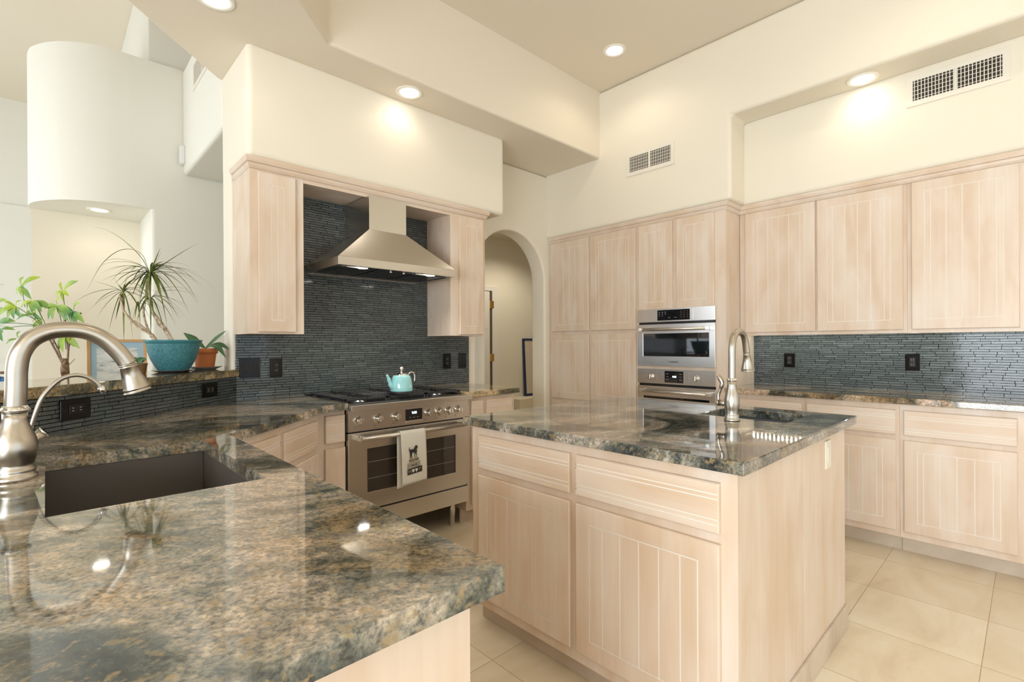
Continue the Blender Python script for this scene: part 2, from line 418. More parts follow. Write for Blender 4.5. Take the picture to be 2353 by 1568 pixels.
# ------------------------------------------------------------------ cabinet pieces (local: x right, front faces -y at y=0, z up)
def relief(mb, x0, x1, z0, z1, yb, yf, grooves, g=0.004, d=0.0026):
    """slab whose front (y=yf) carries grooves; grooves = list of (xa,xb,za,zb) rectangles cut d deep"""
    xs = {x0, x1}; zs = {z0, z1}
    for a, b, c, e in grooves: xs |= {a, b}; zs |= {c, e}
    xs = sorted(xs); zs = sorted(zs)
    def deep(i, k):
        if i < 0 or k < 0 or i >= len(xs)-1 or k >= len(zs)-1: return None
        cx, cz = (xs[i]+xs[i+1])/2, (zs[k]+zs[k+1])/2
        return any(a < cx < b and c < cz < e for a, b, c, e in grooves)
    for i in range(len(xs)-1):
        for k in range(len(zs)-1):
            y = yf + (d if deep(i, k) else 0)
            mb.cur = 1 if deep(i, k) else 0
            mb.add([(xs[i], y, zs[k]), (xs[i+1], y, zs[k]), (xs[i+1], y, zs[k+1]), (xs[i], y, zs[k+1])], [(0, 1, 2, 3)])
            if deep(i, k):
                for di, dk, e in ((-1, 0, 0), (1, 0, 1), (0, -1, 2), (0, 1, 3)):
                    if deep(i+di, k+dk) is False:
                        y0 = yf
                        if e == 0: q = [(xs[i], y0, zs[k]), (xs[i], y, zs[k]), (xs[i], y, zs[k+1]), (xs[i], y0, zs[k+1])]
                        elif e == 1: q = [(xs[i+1], y, zs[k]), (xs[i+1], y0, zs[k]), (xs[i+1], y0, zs[k+1]), (xs[i+1], y, zs[k+1])]
                        elif e == 2: q = [(xs[i], y0, zs[k]), (xs[i+1], y0, zs[k]), (xs[i+1], y, zs[k]), (xs[i], y, zs[k])]
                        else: q = [(xs[i], y, zs[k+1]), (xs[i+1], y, zs[k+1]), (xs[i+1], y0, zs[k+1]), (xs[i], y0, zs[k+1])]
                        mb.add(q, [(0, 1, 2, 3)])
    mb.cur = 0
    # eased rim and sides
    r = 0.004
    o = [(x0, z0), (x1, z0), (x1, z1), (x0, z1)]; O = [(x0-r, z0-r), (x1+r, z0-r), (x1+r, z1+r), (x0-r, z1+r)]
    for i in range(4):
        j = (i+1) % 4
        mb.add([(o[i][0], yf, o[i][1]), (O[i][0], yf+r, O[i][1]), (O[j][0], yf+r, O[j][1]), (o[j][0], yf, o[j][1])], [(0, 1, 2, 3)])
        mb.add([(O[i][0], yf+r, O[i][1]), (O[i][0], yb, O[i][1]), (O[j][0], yb, O[j][1]), (O[j][0], yf+r, O[j][1])], [(0, 1, 2, 3)])
    mb.add([(O[0][0], yb, O[0][1]), (O[3][0], yb, O[3][1]), (O[2][0], yb, O[2][1]), (O[1][0], yb, O[1][1])], [(0, 1, 2, 3)])
    return mb
def door(parent, x0, x1, z0, z1, m=0.064, name='door'):
    r = 0.004; x0 += r; x1 -= r; z0 += r; z1 -= r
    g = 0.0045; a, b, c, e = x0+m, x1-m, z0+m, z1-m
    G = [(a, b, c, c+g), (a, b, e-g, e), (a, a+g, c, e), (b-g, b, c, e)]
    cx = (x0+x1)/2; k = 0
    while k*0.0795 < (b-a)/2-0.012:
        for s_ in ((1, -1) if k else (1,)):
            G.append((cx+s_*k*0.0795-g/2, cx+s_*k*0.0795+g/2, c+g*0.5, e-g*0.5))
        k += 1
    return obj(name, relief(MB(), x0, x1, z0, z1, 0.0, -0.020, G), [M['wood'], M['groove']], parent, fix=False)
def drawer(parent, x0, x1, z0, z1):
    r = 0.004; x0 += r; x1 -= r; z0 += r; z1 -= r; h = z1-z0; g = 0.0045
    G = [(x0, x1, z1-h*q-g/2, z1-h*q+g/2) for q in (0.21, 0.31, 0.74, 0.85)]
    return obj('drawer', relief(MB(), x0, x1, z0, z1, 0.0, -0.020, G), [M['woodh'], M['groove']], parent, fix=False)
def carcass(parent, wd, dp, z0, z1, top=False, t=0.019, holes=(), lift=0.0):
    m = MB()
    m.box(0, t, 0.019, dp, z0, z1); m.box(wd-t, wd, 0.019, dp, z0, z1); m.box(t, wd-t, dp-t, dp, z0, z1)
    m.box(t, wd-t, 0.019, dp-t, z0+lift, z0+lift+t)
    if top: m.box(t, wd-t, 0.019, dp-t, z1-t, z1)
    hl = [[(a, c), (b, c), (b, e), (a, e)] for a, b, c, e in holes]
    f = MB().prism([(0, z0), (wd, z0), (wd, z1), (0, z1)], 0, 0.019, 'y', hl)
    m.add(f.v, f.f)
    return obj('carcass', m, M['wood'], parent)
def kick(parent, x0, x1, y0=0.055, h=0.108, t=0.012):
    return obj('toe_kick', MB().box(x0, x1, y0, y0+t, 0.0, h), M['trav'], parent, 0.002)

ZC, ZB = 1.025, 0.984       # worktop top and underside
ZL, ZH = 3.245, 3.909       # lowered ceiling, kitchen ceiling
ZLIV = 4.94
XR, XT = 4.70, 4.084        # right wall, face frames of the deep cabinets on it
YW = 3.70                   # range wall

# ================================================================== ROOM
struct('floor', MB().box(-3.7, 8.0, -3.6, 10.3, -0.1, 0), M['floor'], origin=(0, 0, 0))
struct('ceiling_kitchen', MB().box(-2.4, 4.8, -3.6, 3.05, ZH, ZH+0.1), M['ceil'])
low = [(4.75, 3.9), (0.905, 3.9), (0.88, 3.9), (-3.7, -0.68), (-3.7, -3.6), (-2.1, -3.6), (-2.1, -0.41), (1.283, 2.975), (4.06, 2.975), (4.75, 2.975)]
struct('ceiling_lowered', MB().prism(low, ZL, ZLIV), M['ceil'], 0.018)
struct('ceiling_living', MB().prism([(-3.7, -0.6), (0.9, 3.85), (3.3, 3.85), (3.3, 10.3), (-3.7, 10.3)], ZLIV, ZLIV+0.1), M['ceil'])
# right wall, and the furred wall above its cabinets with the recess
struct('wall_right', MB().box(XR, XR+0.1, -3.6, 3.9, 0, ZH), M['wall'])
L = [(-3.6, ZL), (1.678, ZL), (1.678, 2.56), (3.72, 2.56), (3.72, ZH), (-3.6, ZH)]
fr = MB().prism(L, 4.042, 4.33, 'x')
struct('wall_right_furring', fr, M['wall'], 0.028, 4)
struct('wall_right_recess', MB().box(4.322, XR, -3.6, 3.72, 2.56, ZH), M['wall'], 0.03, 4)
# range wall with the arch
ax0, ax1, sp = 3.025, 4.0, 2.08
cxa, ra = (ax0+ax1)/2, (ax1-ax0)/2
arch = [(ax1, 0)] + [(cxa+ra*math.cos(t), sp+ra*math.sin(t)) for t in [math.pi*i/28 for i in range(29)]] + [(ax0, 0)]
poly = [(0.905, 0), (ax0, 0)] + list(reversed(arch[1:-1])) + [(ax1, 0), (4.75, 0), (4.75, ZL), (0.905, ZL)]
struct('wall_range', MB().prism(poly, YW, 3.9, 'y'), M['wall'], 0.022, 4)
struct('wall_range_soffit', MB().box(0.902, 3.04, 3.30, 3.902, 2.56, ZL+0.02), M['wall'], 0.034, 5)
# pony wall under the raised bar and its mosaic
def diagpoly(c0, c1, xa, xb): return [(xa, xa+c0), (xb, xb+c0), (xb-(c1-c0)/2, xb+c0+(c1-c0)/2), (xa-(c1-c0)/2, xa+c0+(c1-c0)/2)]
struct('wall_pony', MB().prism([(-1.6, 1.16), (0.905, 3.665), (0.905, 3.90), (0.80, 3.90), (-1.72, 1.40)], 0, 1.18), M['wall'])
struct('trim_pony_tile', MB().prism([(-1.6, 1.145), (0.93, 3.675), (0.918, 3.688), (-1.612, 1.157)], ZC, 1.18), M['tile'])
struct('trim_range_tile', MB().prism([(0.928, ZC), (2.914, ZC), (2.914, 1.462), (2.456, 1.462), (2.456, 2.476), (1.246, 2.476), (1.246, 1.462), (0.928, 1.462)], 3.672, YW, 'y'), M['tile'])
struct('trim_right_tile', MB().box(4.672, XR, -1.4, 1.742, ZC, 1.46), M['tile'])
# living side: curved bulkhead over the niche, wall, header, far wall
arc = [(-0.105, 5.93), (-0.102, 5.82), (-0.085, 5.70), (-0.045, 5.60), (0.015, 5.50), (0.09, 5.41), (0.18, 5.34), (0.28, 5.29), (0.39, 5.26), (0.52, 5.25)]
arc = [(p.x, p.y) for p in smoothpath([(a, b, 0) for a, b in arc], 6)]
struct('wall_curved', MB().prism([(-0.105, 6.02)] + arc + [(3.3, 5.25), (3.3, 6.02)], 2.58, 3.862), M['wall_living'])
struct('wall_niche_back', MB().box(-0.085, 0.70, 5.93, 6.03, 0, 2.6), M['wall'])
rc = [(0.668+0.03-0.03*math.cos(t), 5.28-0.03*math.sin(t)) for t in [R(q) for q in range(0, 91, 15)]]
struct('wall_living', MB().prism([(0.668, 6.02)] + rc + [(3.3, 5.25), (3.3, 6.02)], 0, 2.58), M['wall_living'])
struct('wall_living_upper', MB().box(0.675, 3.3, 5.42, 7.58, 3.86, ZLIV), M['wall_living'], 0.012)
struct('wall_header', MB().box(0.905, 3.2, 3.9, 5.25, 2.922, 3.855), M['wall_living'], 0.03, 4)
struct('wall_far_upper', MB().box(-3.7, 3.3, 10.07, 10.2, 0, ZLIV), M['wall_living'])
fw = MB(); fw.box(-3.7, -1.6, 10.03, 10.07, 0, 3.42); fw.box(-0.425, 3.3, 10.03, 10.07, 0, 3.42); fw.box(-1.6, -0.425, 10.03, 10.07, 0, 1.16); fw.box(-1.6, -0.425, 10.03, 10.07, 2.28, 3.42)
struct('wall_far_lower', fw, M['wall_living'])
struct('wall_far_shelf', MB().box(-1.6, -0.425, 10.035, 10.068, 1.7, 1.76), M['white'])
# walls behind the camera with glazed openings
def wall_open(name, axis, pos, a0, a1, z1, ops):
    a = MB()
    hl = [[(p, r_), (q, r_), (q, s_), (p, s_)] for p, q, r_, s_ in ops]
    a.prism([(a0, 0), (a1, 0), (a1, z1), (a0, z1)], pos, pos+0.1, axis, hl); return struct(name, a, M['wall'])
wall_open('wall_left', 'x', -3.8, -3.7, 10.3, ZLIV, [(-2.2, 1.0, 0.2, 2.5), (4.3, 8.9, 0.4, 4.0)])
wall_open('wall_back', 'y', -3.7, -3.8, 4.8, ZLIV, [(-0.9, 3.3, 0.2, 2.5)])
def window(name, axis, pos, a0, a1, z0, z1, nx):
    m = MB(); t = 0.03
    def bar(p, q, r_, s_):
        if axis == 'y': m.box(p, q, pos, pos+0.05, r_, s_)
        else: m.box(pos, pos+0.05, p, q, r_, s_)
    bar(a0, a1, z0, z0+t*2); bar(a0, a1, z1-t*2, z1)
    for i in range(nx+1):
        c = a0+(a1-a0)*i/nx; bar(max(a0, c-t), min(a1, c+t), z0, z1)
    struct(name, m, M['white'])
window('window_1', 'y', -3.62, -0.9, 3.3, 0.2, 2.5, 3); window('window_2', 'x', -3.76, -2.2, 1.0, 0.2, 2.5, 2); window('window_3', 'x', -3.76, 4.3, 8.9, 0.4, 4.0, 4)
# hall beyond the arch
struct('wall_hall', MB().box(3.3, 8.0, 5.6, 5.7, 0, 3.0), M['wall_living'])
struct('wall_hall_left', MB().box(3.2, 3.3, 3.9, 5.6, 0, 3.0), M['wall_living'])
struct('wall_hall_right', MB().box(7.9, 8.0, 3.9, 5.6, 0, 3.0), M['wall'])
struct('wall_hall_front', MB().box(4.75, 8.0, 3.8, 3.9, 0, 3.0), M['wall'])
struct('ceiling_hall', MB().box(3.2, 8.0, 3.9, 5.7, 3.0, 3.08), M['ceil'])
struct('wall_hall_ledge', MB().box(5.18, 7.9, 5.30, 5.6, 0, 0.56), M['wall'], 0.01)

# ------------------------------------------------------------------ crown trims, kick of worktops
def crown(name, x0, x1, y0, y1, z0=2.492, sides='fl'):
    k = [(0.0, 0.002), (0.014, 0.010), (0.030, 0.014), (0.034, 0.024), (0.052, 0.030), (0.068, 0.030)]
    lv = []
    for dz, o_ in k:
        lv.append((z0+dz, x0-(o_ if 'l' in sides else 0), x1+(o_ if 'r' in sides else 0), y0-(o_ if 'f' in sides else 0), y1))
    return struct(name, MB().loft(lv), M['woodh'])
crown('trim_crown_range', 0.921, 2.83, 3.322, 3.66, sides='flr')
crown('trim_crown_tall', XT-0.0, XR-0.05, 1.735, 3.699, sides='lf', z0=2.492)
crown('trim_crown_uppers', 4.352, XR-0.05, -1.45, 1.73, sides='l')

# ================================================================== RIGHT WALL CABINETS
def right_unit(name, yl, yr, xf, z0, z1, depth, label, cat='cabinet', doors=(), drawers=(), group=None, tk=False, top=False, holes=()):
    e = empty(name, (xf, yl, 0), RW, label, cat, group)
    carcass(e, yl-yr, depth, z0, z1, top, holes=holes, lift=0.028 if name == 'wall_cabinet' else 0)
    for a, b, c, d in doors: door(e, yl-a, yl-b, c, d)
    for a, b, c, d in drawers: drawer(e, yl-a, yl-b, c, d)
    if tk: kick(e, 0, yl-yr, 0.075)
    return e
ZU0, ZU1 = 1.477, 2.49
right_unit('wall_cabinet', 1.735, 0.598, 4.364, 1.452, 2.492, 0.33, 'wall cabinet with two wide beadboard doors beside the tall oven cabinet', doors=[(1.687, 1.160, ZU0, ZU1), (1.146, 0.619, ZU0, ZU1)], top=True)
right_unit('wall_cabinet', 0.597, -0.02, 4.364, 1.452, 2.492, 0.33, 'wall cabinet with one wide door, second from the oven cabinet on the right wall', doors=[(0.572, 0.050, ZU0, ZU1)], top=True)
right_unit('wall_cabinet', -0.021, -1.3, 4.364, 1.452, 2.492, 0.33, 'wall cabinet cut off by the right edge of the photo, above the mosaic', doors=[(-0.045, -0.56, ZU0, ZU1), (-0.6, -1.12, ZU0, ZU1)], top=True)
BZ = dict(z0=0.108, z1=ZB)
right_unit('base_cabinet', 1.735, 1.159, 4.078, 0.108, ZB, 0.6, 'narrow base cabinet on the right wall beside the oven cabinet, half hidden by island faucet', doors=[(1.70, 1.175, 0.151, 0.748)], drawers=[(1.70, 1.175, 0.781, 0.943)], tk=True)
right_unit('base_cabinet', 1.158, 0.600, 4.078, 0.108, ZB, 0.6, 'base cabinet on the right wall directly behind the island corner, drawer over door', doors=[(1.142, 0.619, 0.151, 0.748)], drawers=[(1.142, 0.619, 0.781, 0.943)], tk=True)
right_unit('base_cabinet', 0.599, 0.030, 4.078, 0.108, ZB, 0.6, 'rightmost fully visible base cabinet, wide drawer over wide beadboard door', doors=[(0.578, 0.058, 0.151, 0.748)], drawers=[(0.578, 0.058, 0.781, 0.943)], tk=True)
right_unit('base_cabinet', 0.029, -0.66, 4.078, 0.108, ZB, 0.6, 'base cabinet at the right edge of the photo showing only a sliver of its frame', doors=[(0.002, -0.62, 0.151, 0.748)], drawers=[(0.002, -0.62, 0.781, 0.943)], tk=True)
# tall pantry and oven cabinet
ZT = 2.492
e = right_unit('pantry_cabinet', 3.697, 2.582, XT, 0.108, ZT, 0.6, 'tall pantry cabinet left of the wall ovens with stacked beadboard doors', doors=[(3.655, 3.143, 1.524, 2.49), (3.116, 2.588, 1.524, 2.49), (3.655, 3.143, 0.80, 1.490), (3.116, 2.588, 0.80, 1.490), (3.655, 3.143, 0.151, 0.775), (3.116, 2.588, 0.151, 0.775)], top=True, tk=True)
OV = (2.575, 1.806)   # oven opening y range
e = right_unit('oven_cabinet', 2.581, 1.738, XT, 0.108, ZT, 0.6, 'tall cabinet holding the two built-in ovens, two small doors above them', doors=[(2.553, 2.209, 1.700, 2.49), (2.171, 1.832, 1.700, 2.49), (2.553, 1.832, 0.151, 0.30)], top=True, tk=True,
    holes=[(0.03, 0.755, 0.40, 1.135), (0.03, 0.755, 1.195, 1.665)])

# ---- ovens (local x=0 at left edge, y front at -0.022, width .741)
def oven_handle(p, x0, x1, z, yo=-0.075, r=0.013):
    hm = MB().tube([(x0+0.012, yo, z), (x1-0.012, yo, z)], r, 20).mat(1)
    for x in (x0+0.012, x1-0.012): hm.loft([(z-0.015, x-0.013, x+0.013, yo-0.012, -0.026), (z-0.012, x-0.016, x+0.016, yo-0.015, -0.026), (z+0.012, x-0.016, x+0.016, yo-0.015, -0.026), (z+0.015, x-0.013, x+0.013, yo-0.012, -0.026)])
    return obj('handle', hm, [M['steel2'], M['chrome']], p)
OX = 2.561
e = empty('speed_oven', (XT, OX, 0), RW, 'built-in stainless speed oven with black touch panel, upper of the two wall ovens', 'oven')
W_ = 0.741
obj('oven_body', MB().box(0.015, W_-0.015, 0.0, 0.45, 1.20, 1.66), M['dark_steel'], e)
cp = obj('control_panel', MB().box(0, W_, -0.024, -0.002, 1.584, 1.704), M['steel2'], e, 0.002)
gm = MB().box(0.208, 0.520, -0.0255, -0.0235, 1.596, 1.690)
for zz in (1.604, 1.633, 1.662): obj('touch_button', MB().box(0.523, 0.549, -0.0252, -0.0235, zz, zz+0.026), M['steel2'], e, 0.001)
mk = gm.mat(1)
for i, x in enumerate((0.228, 0.258, 0.288)):
    for j, z in enumerate((1.672, 1.655, 1.638)):
        if i < 2 or j < 2: mk.box(x-0.005, x+0.005, -0.0262, -0.0254, z-0.002-(0.002 if j < 2 else 0), z+0.002)
for i, x in enumerate((0.440, 0.468, 0.498)):
    for z in (1.672, 1.655, 1.638, 1.621): mk.box(x-0.002, x+0.002, -0.0262, -0.0254, z-0.0025, z+0.0025)
for x in (0.325, 0.385): mk.box(x-0.009, x+0.009, -0.0262, -0.0254, 1.618, 1.622)
obj('touch_display', gm, [M['blackglass'], M['mark']], e)
obj('vent_slot', MB().box(0.01, W_-0.01, -0.012, 0.0, 1.563, 1.582), M['black'], e)
dr = obj('oven_door', MB().prism([(0, 1.182), (W_, 1.182), (W_, 1.563), (0, 1.563)], -0.026, -0.002, 'y', [[(0.06, 1.272), (0.69, 1.272), (0.69, 1.478), (0.06, 1.478)]]), M['steel2'], e, 0.002)
obj('window_glass', MB().box(0.058, 0.692, -0.022, -0.008, 1.270, 1.480), M['blackglass'], dr)
oven_handle(dr, 0.055, 0.715, 1.516)
text('logo_text', 'BOSCH', 0.021, M['printdk'], dr, (0.375, -0.0264, 1.222), bold=0.0006)
lg = MB(); T = Matrix.Translation((0.325, -0.0262, 1.222)) @ Matrix.Rotation(R(90), 4, 'X')
lg.lathe([(0.0075, 0), (0.0075, 0.0006), (0.0062, 0.0006), (0.0062, 0)], seg=24, mat=T, cap=False); lg.box(0.3218, 0.3232, -0.0268, -0.0262, 1.217, 1.227); lg.box(0.3268, 0.3282, -0.0268, -0.0262, 1.217, 1.227); lg.box(0.3225, 0.3275, -0.0268, -0.0262, 1.2213, 1.2227)
obj('logo_emblem', lg, M['printdk'], dr)
e = empty('wall_oven', (XT, OX, 0), RW, 'built-in stainless oven with two round knobs, lower of the two wall ovens', 'oven')
obj('oven_body', MB().box(0.015, W_-0.015, 0.0, 0.5, 0.41, 1.13), M['dark_steel'], e)
cpm = []
gm = MB().box(0.278, 0.458, -0.0255, -0.0235, 1.036, 1.140)
mk = gm.mat(1)
for x in (0.305, 0.432):
    for z in (1.115, 1.090, 1.065): mk.box(x-0.012, x+0.012, -0.0262, -0.0254, z-0.0015, z+0.0015)
gd = obj('clock_display', gm, [M['blackglass'], M['mark']], e)
text('clock_digits', '9:58', 0.022, M['display'], gd, (0.372, -0.0262, 1.090))
for x in (0.142, 0.575):
    T = Matrix.Translation((x, -0.024, 1.085)) @ Matrix.Rotation(R(90), 4, 'X')
    kb = obj('knob', MB().lathe([(0.027, 0), (0.027, 0.006), (0.022, 0.008), (0.021, 0.028), (0.018, 0.031)], seg=28, mat=T), M['chrome'], e)
    obj('knob_grip', MB().box(x-0.005, x+0.005, -0.060, -0.050, 1.066, 1.104), M['steel2'], kb, 0.002)
    mk = MB().mat(0)
    for sx in (-0.062, 0.062):
        for z in (1.125, 1.108, 1.091, 1.074, 1.057): mk.box(x+sx-0.011, x+sx+0.011, -0.0246, -0.0238, z-0.001, z+0.001)
    cpm.append(mk)
cm_ = MB().box(0, W_, -0.024, -0.002, 1.022, 1.155).mat(1)
for q in cpm: cm_.add(q.v, q.f)
obj('control_panel', cm_, [M['steel2'], M['mark']], e)
obj('vent_slot', MB().box(0.01, W_-0.01, -0.012, 0.0, 0.999, 1.022), M['black'], e)
dr = obj('oven_door', MB().prism([(0, 0.42), (W_, 0.42), (W_, 0.999), (0, 0.999)], -0.026, -0.002, 'y', [[(0.06, 0.52), (0.69, 0.52), (0.69, 0.905), (0.06, 0.905)]]), M['steel2'], e, 0.002)
obj('window_glass', MB().box(0.058, 0.692, -0.022, -0.008, 0.518, 0.907), M['blackglass'], dr)
oven_handle(dr, 0.055, 0.715, 0.955)

# ---- right worktop
tag(obj('worktop', MB().box(4.036, 4.672, -1.4, 1.736, ZB, ZC), M['granite_brown'], None, 0.004), 'long polished brown-grey granite worktop along the right wall under the wall cabinets', 'countertop')

# ================================================================== ISLAND
e = empty('island_cabinet', (1.560, 1.938, 0), RW, 'large pickled maple island base with two drawers over two beadboard doors', 'kitchen island')
IW, ID = 1.938-0.63, 2.826-1.560
m = MB(); m.box(0, 0.019, 0.019, ID, 0.10, ZB); m.box(0, IW-0.02, ID-0.019, ID, 0.10, ZB); m.box(0.019, IW-0.02, 0.019, ID-0.02, 0.10, 0.12)
m.box(0, IW, 0, 0.019, 0.10, ZB)
obj('carcass', m, M['wood'], e)
obj('side_panel', MB().box(IW-0.019, IW, 0.0195, 0.638, 0.0, ZB), M['wood'], e, 0.0015)
obj('side_panel', MB().box(IW-0.019, IW, 0.644, ID, 0.0, ZB), M['wood'], e, 0.0015)
obj('panel_gap', MB().box(IW-0.024, IW-0.010, 0.636, 0.646, 0.0, ZB), plain('painted_seam_shade', (0.22, 0.16, 0.11), 0.8), e)  # dark strip, its colour stands in for the shade in the seam
for a, b in ((1.875, 1.295), (1.263, 0.682)):
    drawer(e, 1.938-a, 1.938-b, 0.781, 0.943); door(e, 1.938-a, 1.938-b, 0.151, 0.748)
obj('toe_kick', MB().box(0.006, IW-0.02, 0.055, 0.067, 0, 0.10), M['trav'], e, 0.002)
obj('tile_baseboard', MB().box(IW, IW+0.012, 0.06, ID+0.01, 0, 0.112), M['trav'], e, 0.003)
hs = [(2.434, 0.770), (2.785, 0.770), (2.785, 1.185), (2.434, 1.185)]
tag(obj('worktop', MB().prism([(1.526, 0.597), (2.92, 0.597), (2.92, 1.976), (1.526, 1.976)], ZB, ZC, 'z', [hs]), M['granite'], None, 0.004), 'square polished granite worktop of the island with a small sink cut into it', 'countertop')
def sink(name, x0, x1, y0, y1, dep, mat, label):
    e = empty(name, ((x0+x1)/2, (y0+y1)/2, ZB-dep), 0, label, 'sink')
    a, b = (x1-x0)/2+0.004, (y1-y0)/2+0.004; t = 0.010; m = MB()
    prof = [(0, a, b), (dep-0.002, a, b)]
    m.box(-a-t, a+t, -b-t, b+t, 0, t); m.box(-a-t, -a, -b-t, b+t, t, dep-0.001); m.box(a, a+t, -b-t, b+t, t, dep-0.001); m.box(-a, a, -b-t, -b, t, dep-0.001); m.box(-a, a, b, b+t, t, dep-0.001)
    obj('basin', m, mat, e, 0.003)
    dm = obj('drain', MB().lathe([(0.045, t), (0.045, t+0.003), (0.035, t+0.001), (0.02, t+0.0005)], seg=28), M['chrome'], e)
    return e
sink('prep_sink', 2.434, 2.785, 0.770, 1.185, 0.19, M['sink2'], 'small dark undermount prep sink in the island worktop')
e = empty('blank_plate', (2.492, 0.63, 0), 0, 'small cream outlet plate on the end panel of the island under the worktop', 'outlet')
obj('plate', MB().box(0, 0.078, -0.006, 0, 0.828, 0.952), plain('cream_plastic', (0.80, 0.74, 0.62), 0.4), e, 0.002)
obj('socket_face', MB().box(0.022, 0.056, -0.008, -0.0055, 0.856, 0.924), M['ventw'], e, 0.001)

# ---- faucets
def pull_down(name, loc, s, label, path, tr, end, prof_b, lever=False):
    e = empty(name, loc, 0, label, 'faucet')
    obj('body', MB().lathe(prof_b, seg=44), M['nickel'], e)
    zc, rc = prof_b[-1][1], prof_b[-1][0]
    obj('collar', MB().lathe([(rc, zc), (rc*1.26, zc+0.004*s), (rc*1.26, zc+0.007*s), (rc*1.08, zc+0.012*s), (rc*0.98, zc+0.018*s)], seg=44), M['chrome'], e)
    P = smoothpath([(0, 0, zc)] + [(a, 0, b) for a, b in path], 6)
    obj('spout', MB().tube(P, tr, 28), M['nickel'], e)
    P0 = P[-1]; E1 = Vector((end[0], 0, end[1])); Lh = (E1-P0).length; D = (E1-P0).normalized(); q = end[2]
    T = Matrix.Translation(P0) @ D.to_track_quat('Z', 'Y').to_matrix().to_4x4()
    prof = [(tr*0.99, -0.001), (tr*1.07, 0.0), (tr*1.07, Lh*0.03), (tr*1.01, Lh*0.04), (tr*1.01, Lh*0.06), (tr*1.07, Lh*0.075), (tr*1.07, Lh*0.10), (tr*1.0, Lh*0.12), (tr*1.0+(q-tr)*0.35, Lh*0.5), (tr+(q-tr)*0.75, Lh*0.78), (q*0.94, Lh*0.84), (q*0.96, Lh*0.86), (q*0.95, Lh*0.885), (q*0.90, Lh*0.90), (q*0.95, Lh*0.96), (q, Lh*0.975), (q*0.98, Lh), (q*0.8, Lh)]
    sp_ = obj('spray_head', MB().lathe(prof, seg=40, mat=T), M['nickel'], e)
    if lever:
        obj('lever_hub', MB().tube([(0, 0.024, 0.078), (0, 0.058, 0.080)], 0.0145, 24).tube([(0, 0.059, 0.080), (0, 0.066, 0.080), (0, 0.072, 0.082)], [0.0165, 0.0165, 0.011], 24), M['nickel'], e)
        obj('lever', MB().tube(smoothpath([(0, 0.064, 0.086), (0, 0.064, 0.115), (0, 0.052, 0.150), (0, 0.046, 0.175), (0, 0.058, 0.200), (0, 0.066, 0.210)], 5), [0.008]*6+[0.0075]*5+[0.010]*5+[0.011]*5+[0.009]*4+[0.004], 16), M['nickel'], e)
    return e
pull_down('kitchen_faucet', (-0.062, 1.909, ZC), 1.0, 'tall brushed nickel gooseneck faucet left of the big sink in the foreground',
    [(0.003, 0.25), (0.004, 0.300), (0.011, 0.344), (0.031, 0.381), (0.067, 0.405), (0.111, 0.412), (0.153, 0.405), (0.190, 0.383), (0.216, 0.354), (0.234, 0.328), (0.245, 0.307)], 0.0232, (0.269, 0.222, 0.0365),
    [(0.046, 0), (0.047, 0.004), (0.047, 0.012), (0.041, 0.016), (0.043, 0.024), (0.042, 0.030), (0.0385, 0.036), (0.039, 0.044), (0.0435, 0.060), (0.047, 0.080), (0.0465, 0.095), (0.043, 0.112), (0.036, 0.132), (0.0295, 0.150), (0.0262, 0.165), (0.0258, 0.184)])
pull_down('island_faucet', (2.332, 0.967, ZC), 0.75, 'brushed nickel gooseneck faucet standing at the island prep sink',
    [(0.002, 0.26), (0.003, 0.327), (0.008, 0.361), (0.022, 0.390), (0.051, 0.411), (0.092, 0.419), (0.130, 0.408), (0.154, 0.382), (0.166, 0.350), (0.175, 0.314)], 0.0156, (0.190, 0.226, 0.0315),
    [(0.034, 0), (0.035, 0.004), (0.034, 0.010), (0.031, 0.014), (0.032, 0.022), (0.029, 0.028), (0.028, 0.034), (0.031, 0.055), (0.0345, 0.080), (0.0335, 0.100), (0.028, 0.125), (0.022, 0.148), (0.0195, 0.165), (0.0198, 0.186)], True)
# filtered water tap behind the main faucet
e = empty('filtered_water_tap', (-0.070, 2.22, ZC), 0, 'thin curved filtered water tap rising behind the big foreground faucet', 'faucet')
obj('base', MB().lathe([(0.026, 0), (0.026, 0.006), (0.018, 0.012), (0.016, 0.05), (0.018, 0.055), (0.010, 0.062)], seg=28), M['nickel'], e)
obj('spout', MB().tube(smoothpath([(0.012, 0, 0.05), (0.031, 0, 0.092), (0.043, 0, 0.14), (0.059, 0, 0.191), (0.080, 0, 0.226), (0.106, 0, 0.254), (0.141, 0, 0.266), (0.172, 0, 0.258), (0.197, 0, 0.237), (0.207, 0, 0.221)], 5), 0.0068, 16), M['nickel'], e)
obj('tip', MB().tube([(0.2065, 0, 0.222), (0.217, 0, 0.203)], 0.0095, 20), M['chrome'], e)
lv = obj('lever', MB().tube([(0.005, 0, 0.030), (0.020, 0, 0.045), (0.062, 0, 0.082)], [0.012, 0.016, 0.018], 24), M['nickel'], e)
obj('lever_tip', MB().tube([(0.062, 0, 0.082), (0.067, 0, 0.086)], 0.0185, 24), M['chrome'], lv)

# ================================================================== PENINSULA
pts = smoothpath([(0.542, 2.262, 0), (0.80, 2.515, 0), (1.02, 2.722, 0), (1.12, 2.822, 0), (1.22, 2.895, 0), (1.368, 2.936, 0)], 5)
out = [(-1.2, 0.593), (0.542, 0.593)] + [(p.x, p.y) for p in pts] + [(1.370, 3.672), (0.930, 3.672), (-1.2, 1.545)]
hs = [(-0.003, 1.441), (0.437, 1.441), (0.437, 2.195), (-0.003, 2.195)]
tag(obj('worktop', MB().prism(out, ZB, ZC, 'z', [hs]), M['granite_near'], None, 0.004), 'large polished granite peninsula worktop in the foreground with the big sink, running to the range', 'countertop')
sink('kitchen_sink', -0.003, 0.437, 1.441, 2.195, 0.235, M['sink'], 'large dark grey rectangular undermount sink in the foreground worktop')
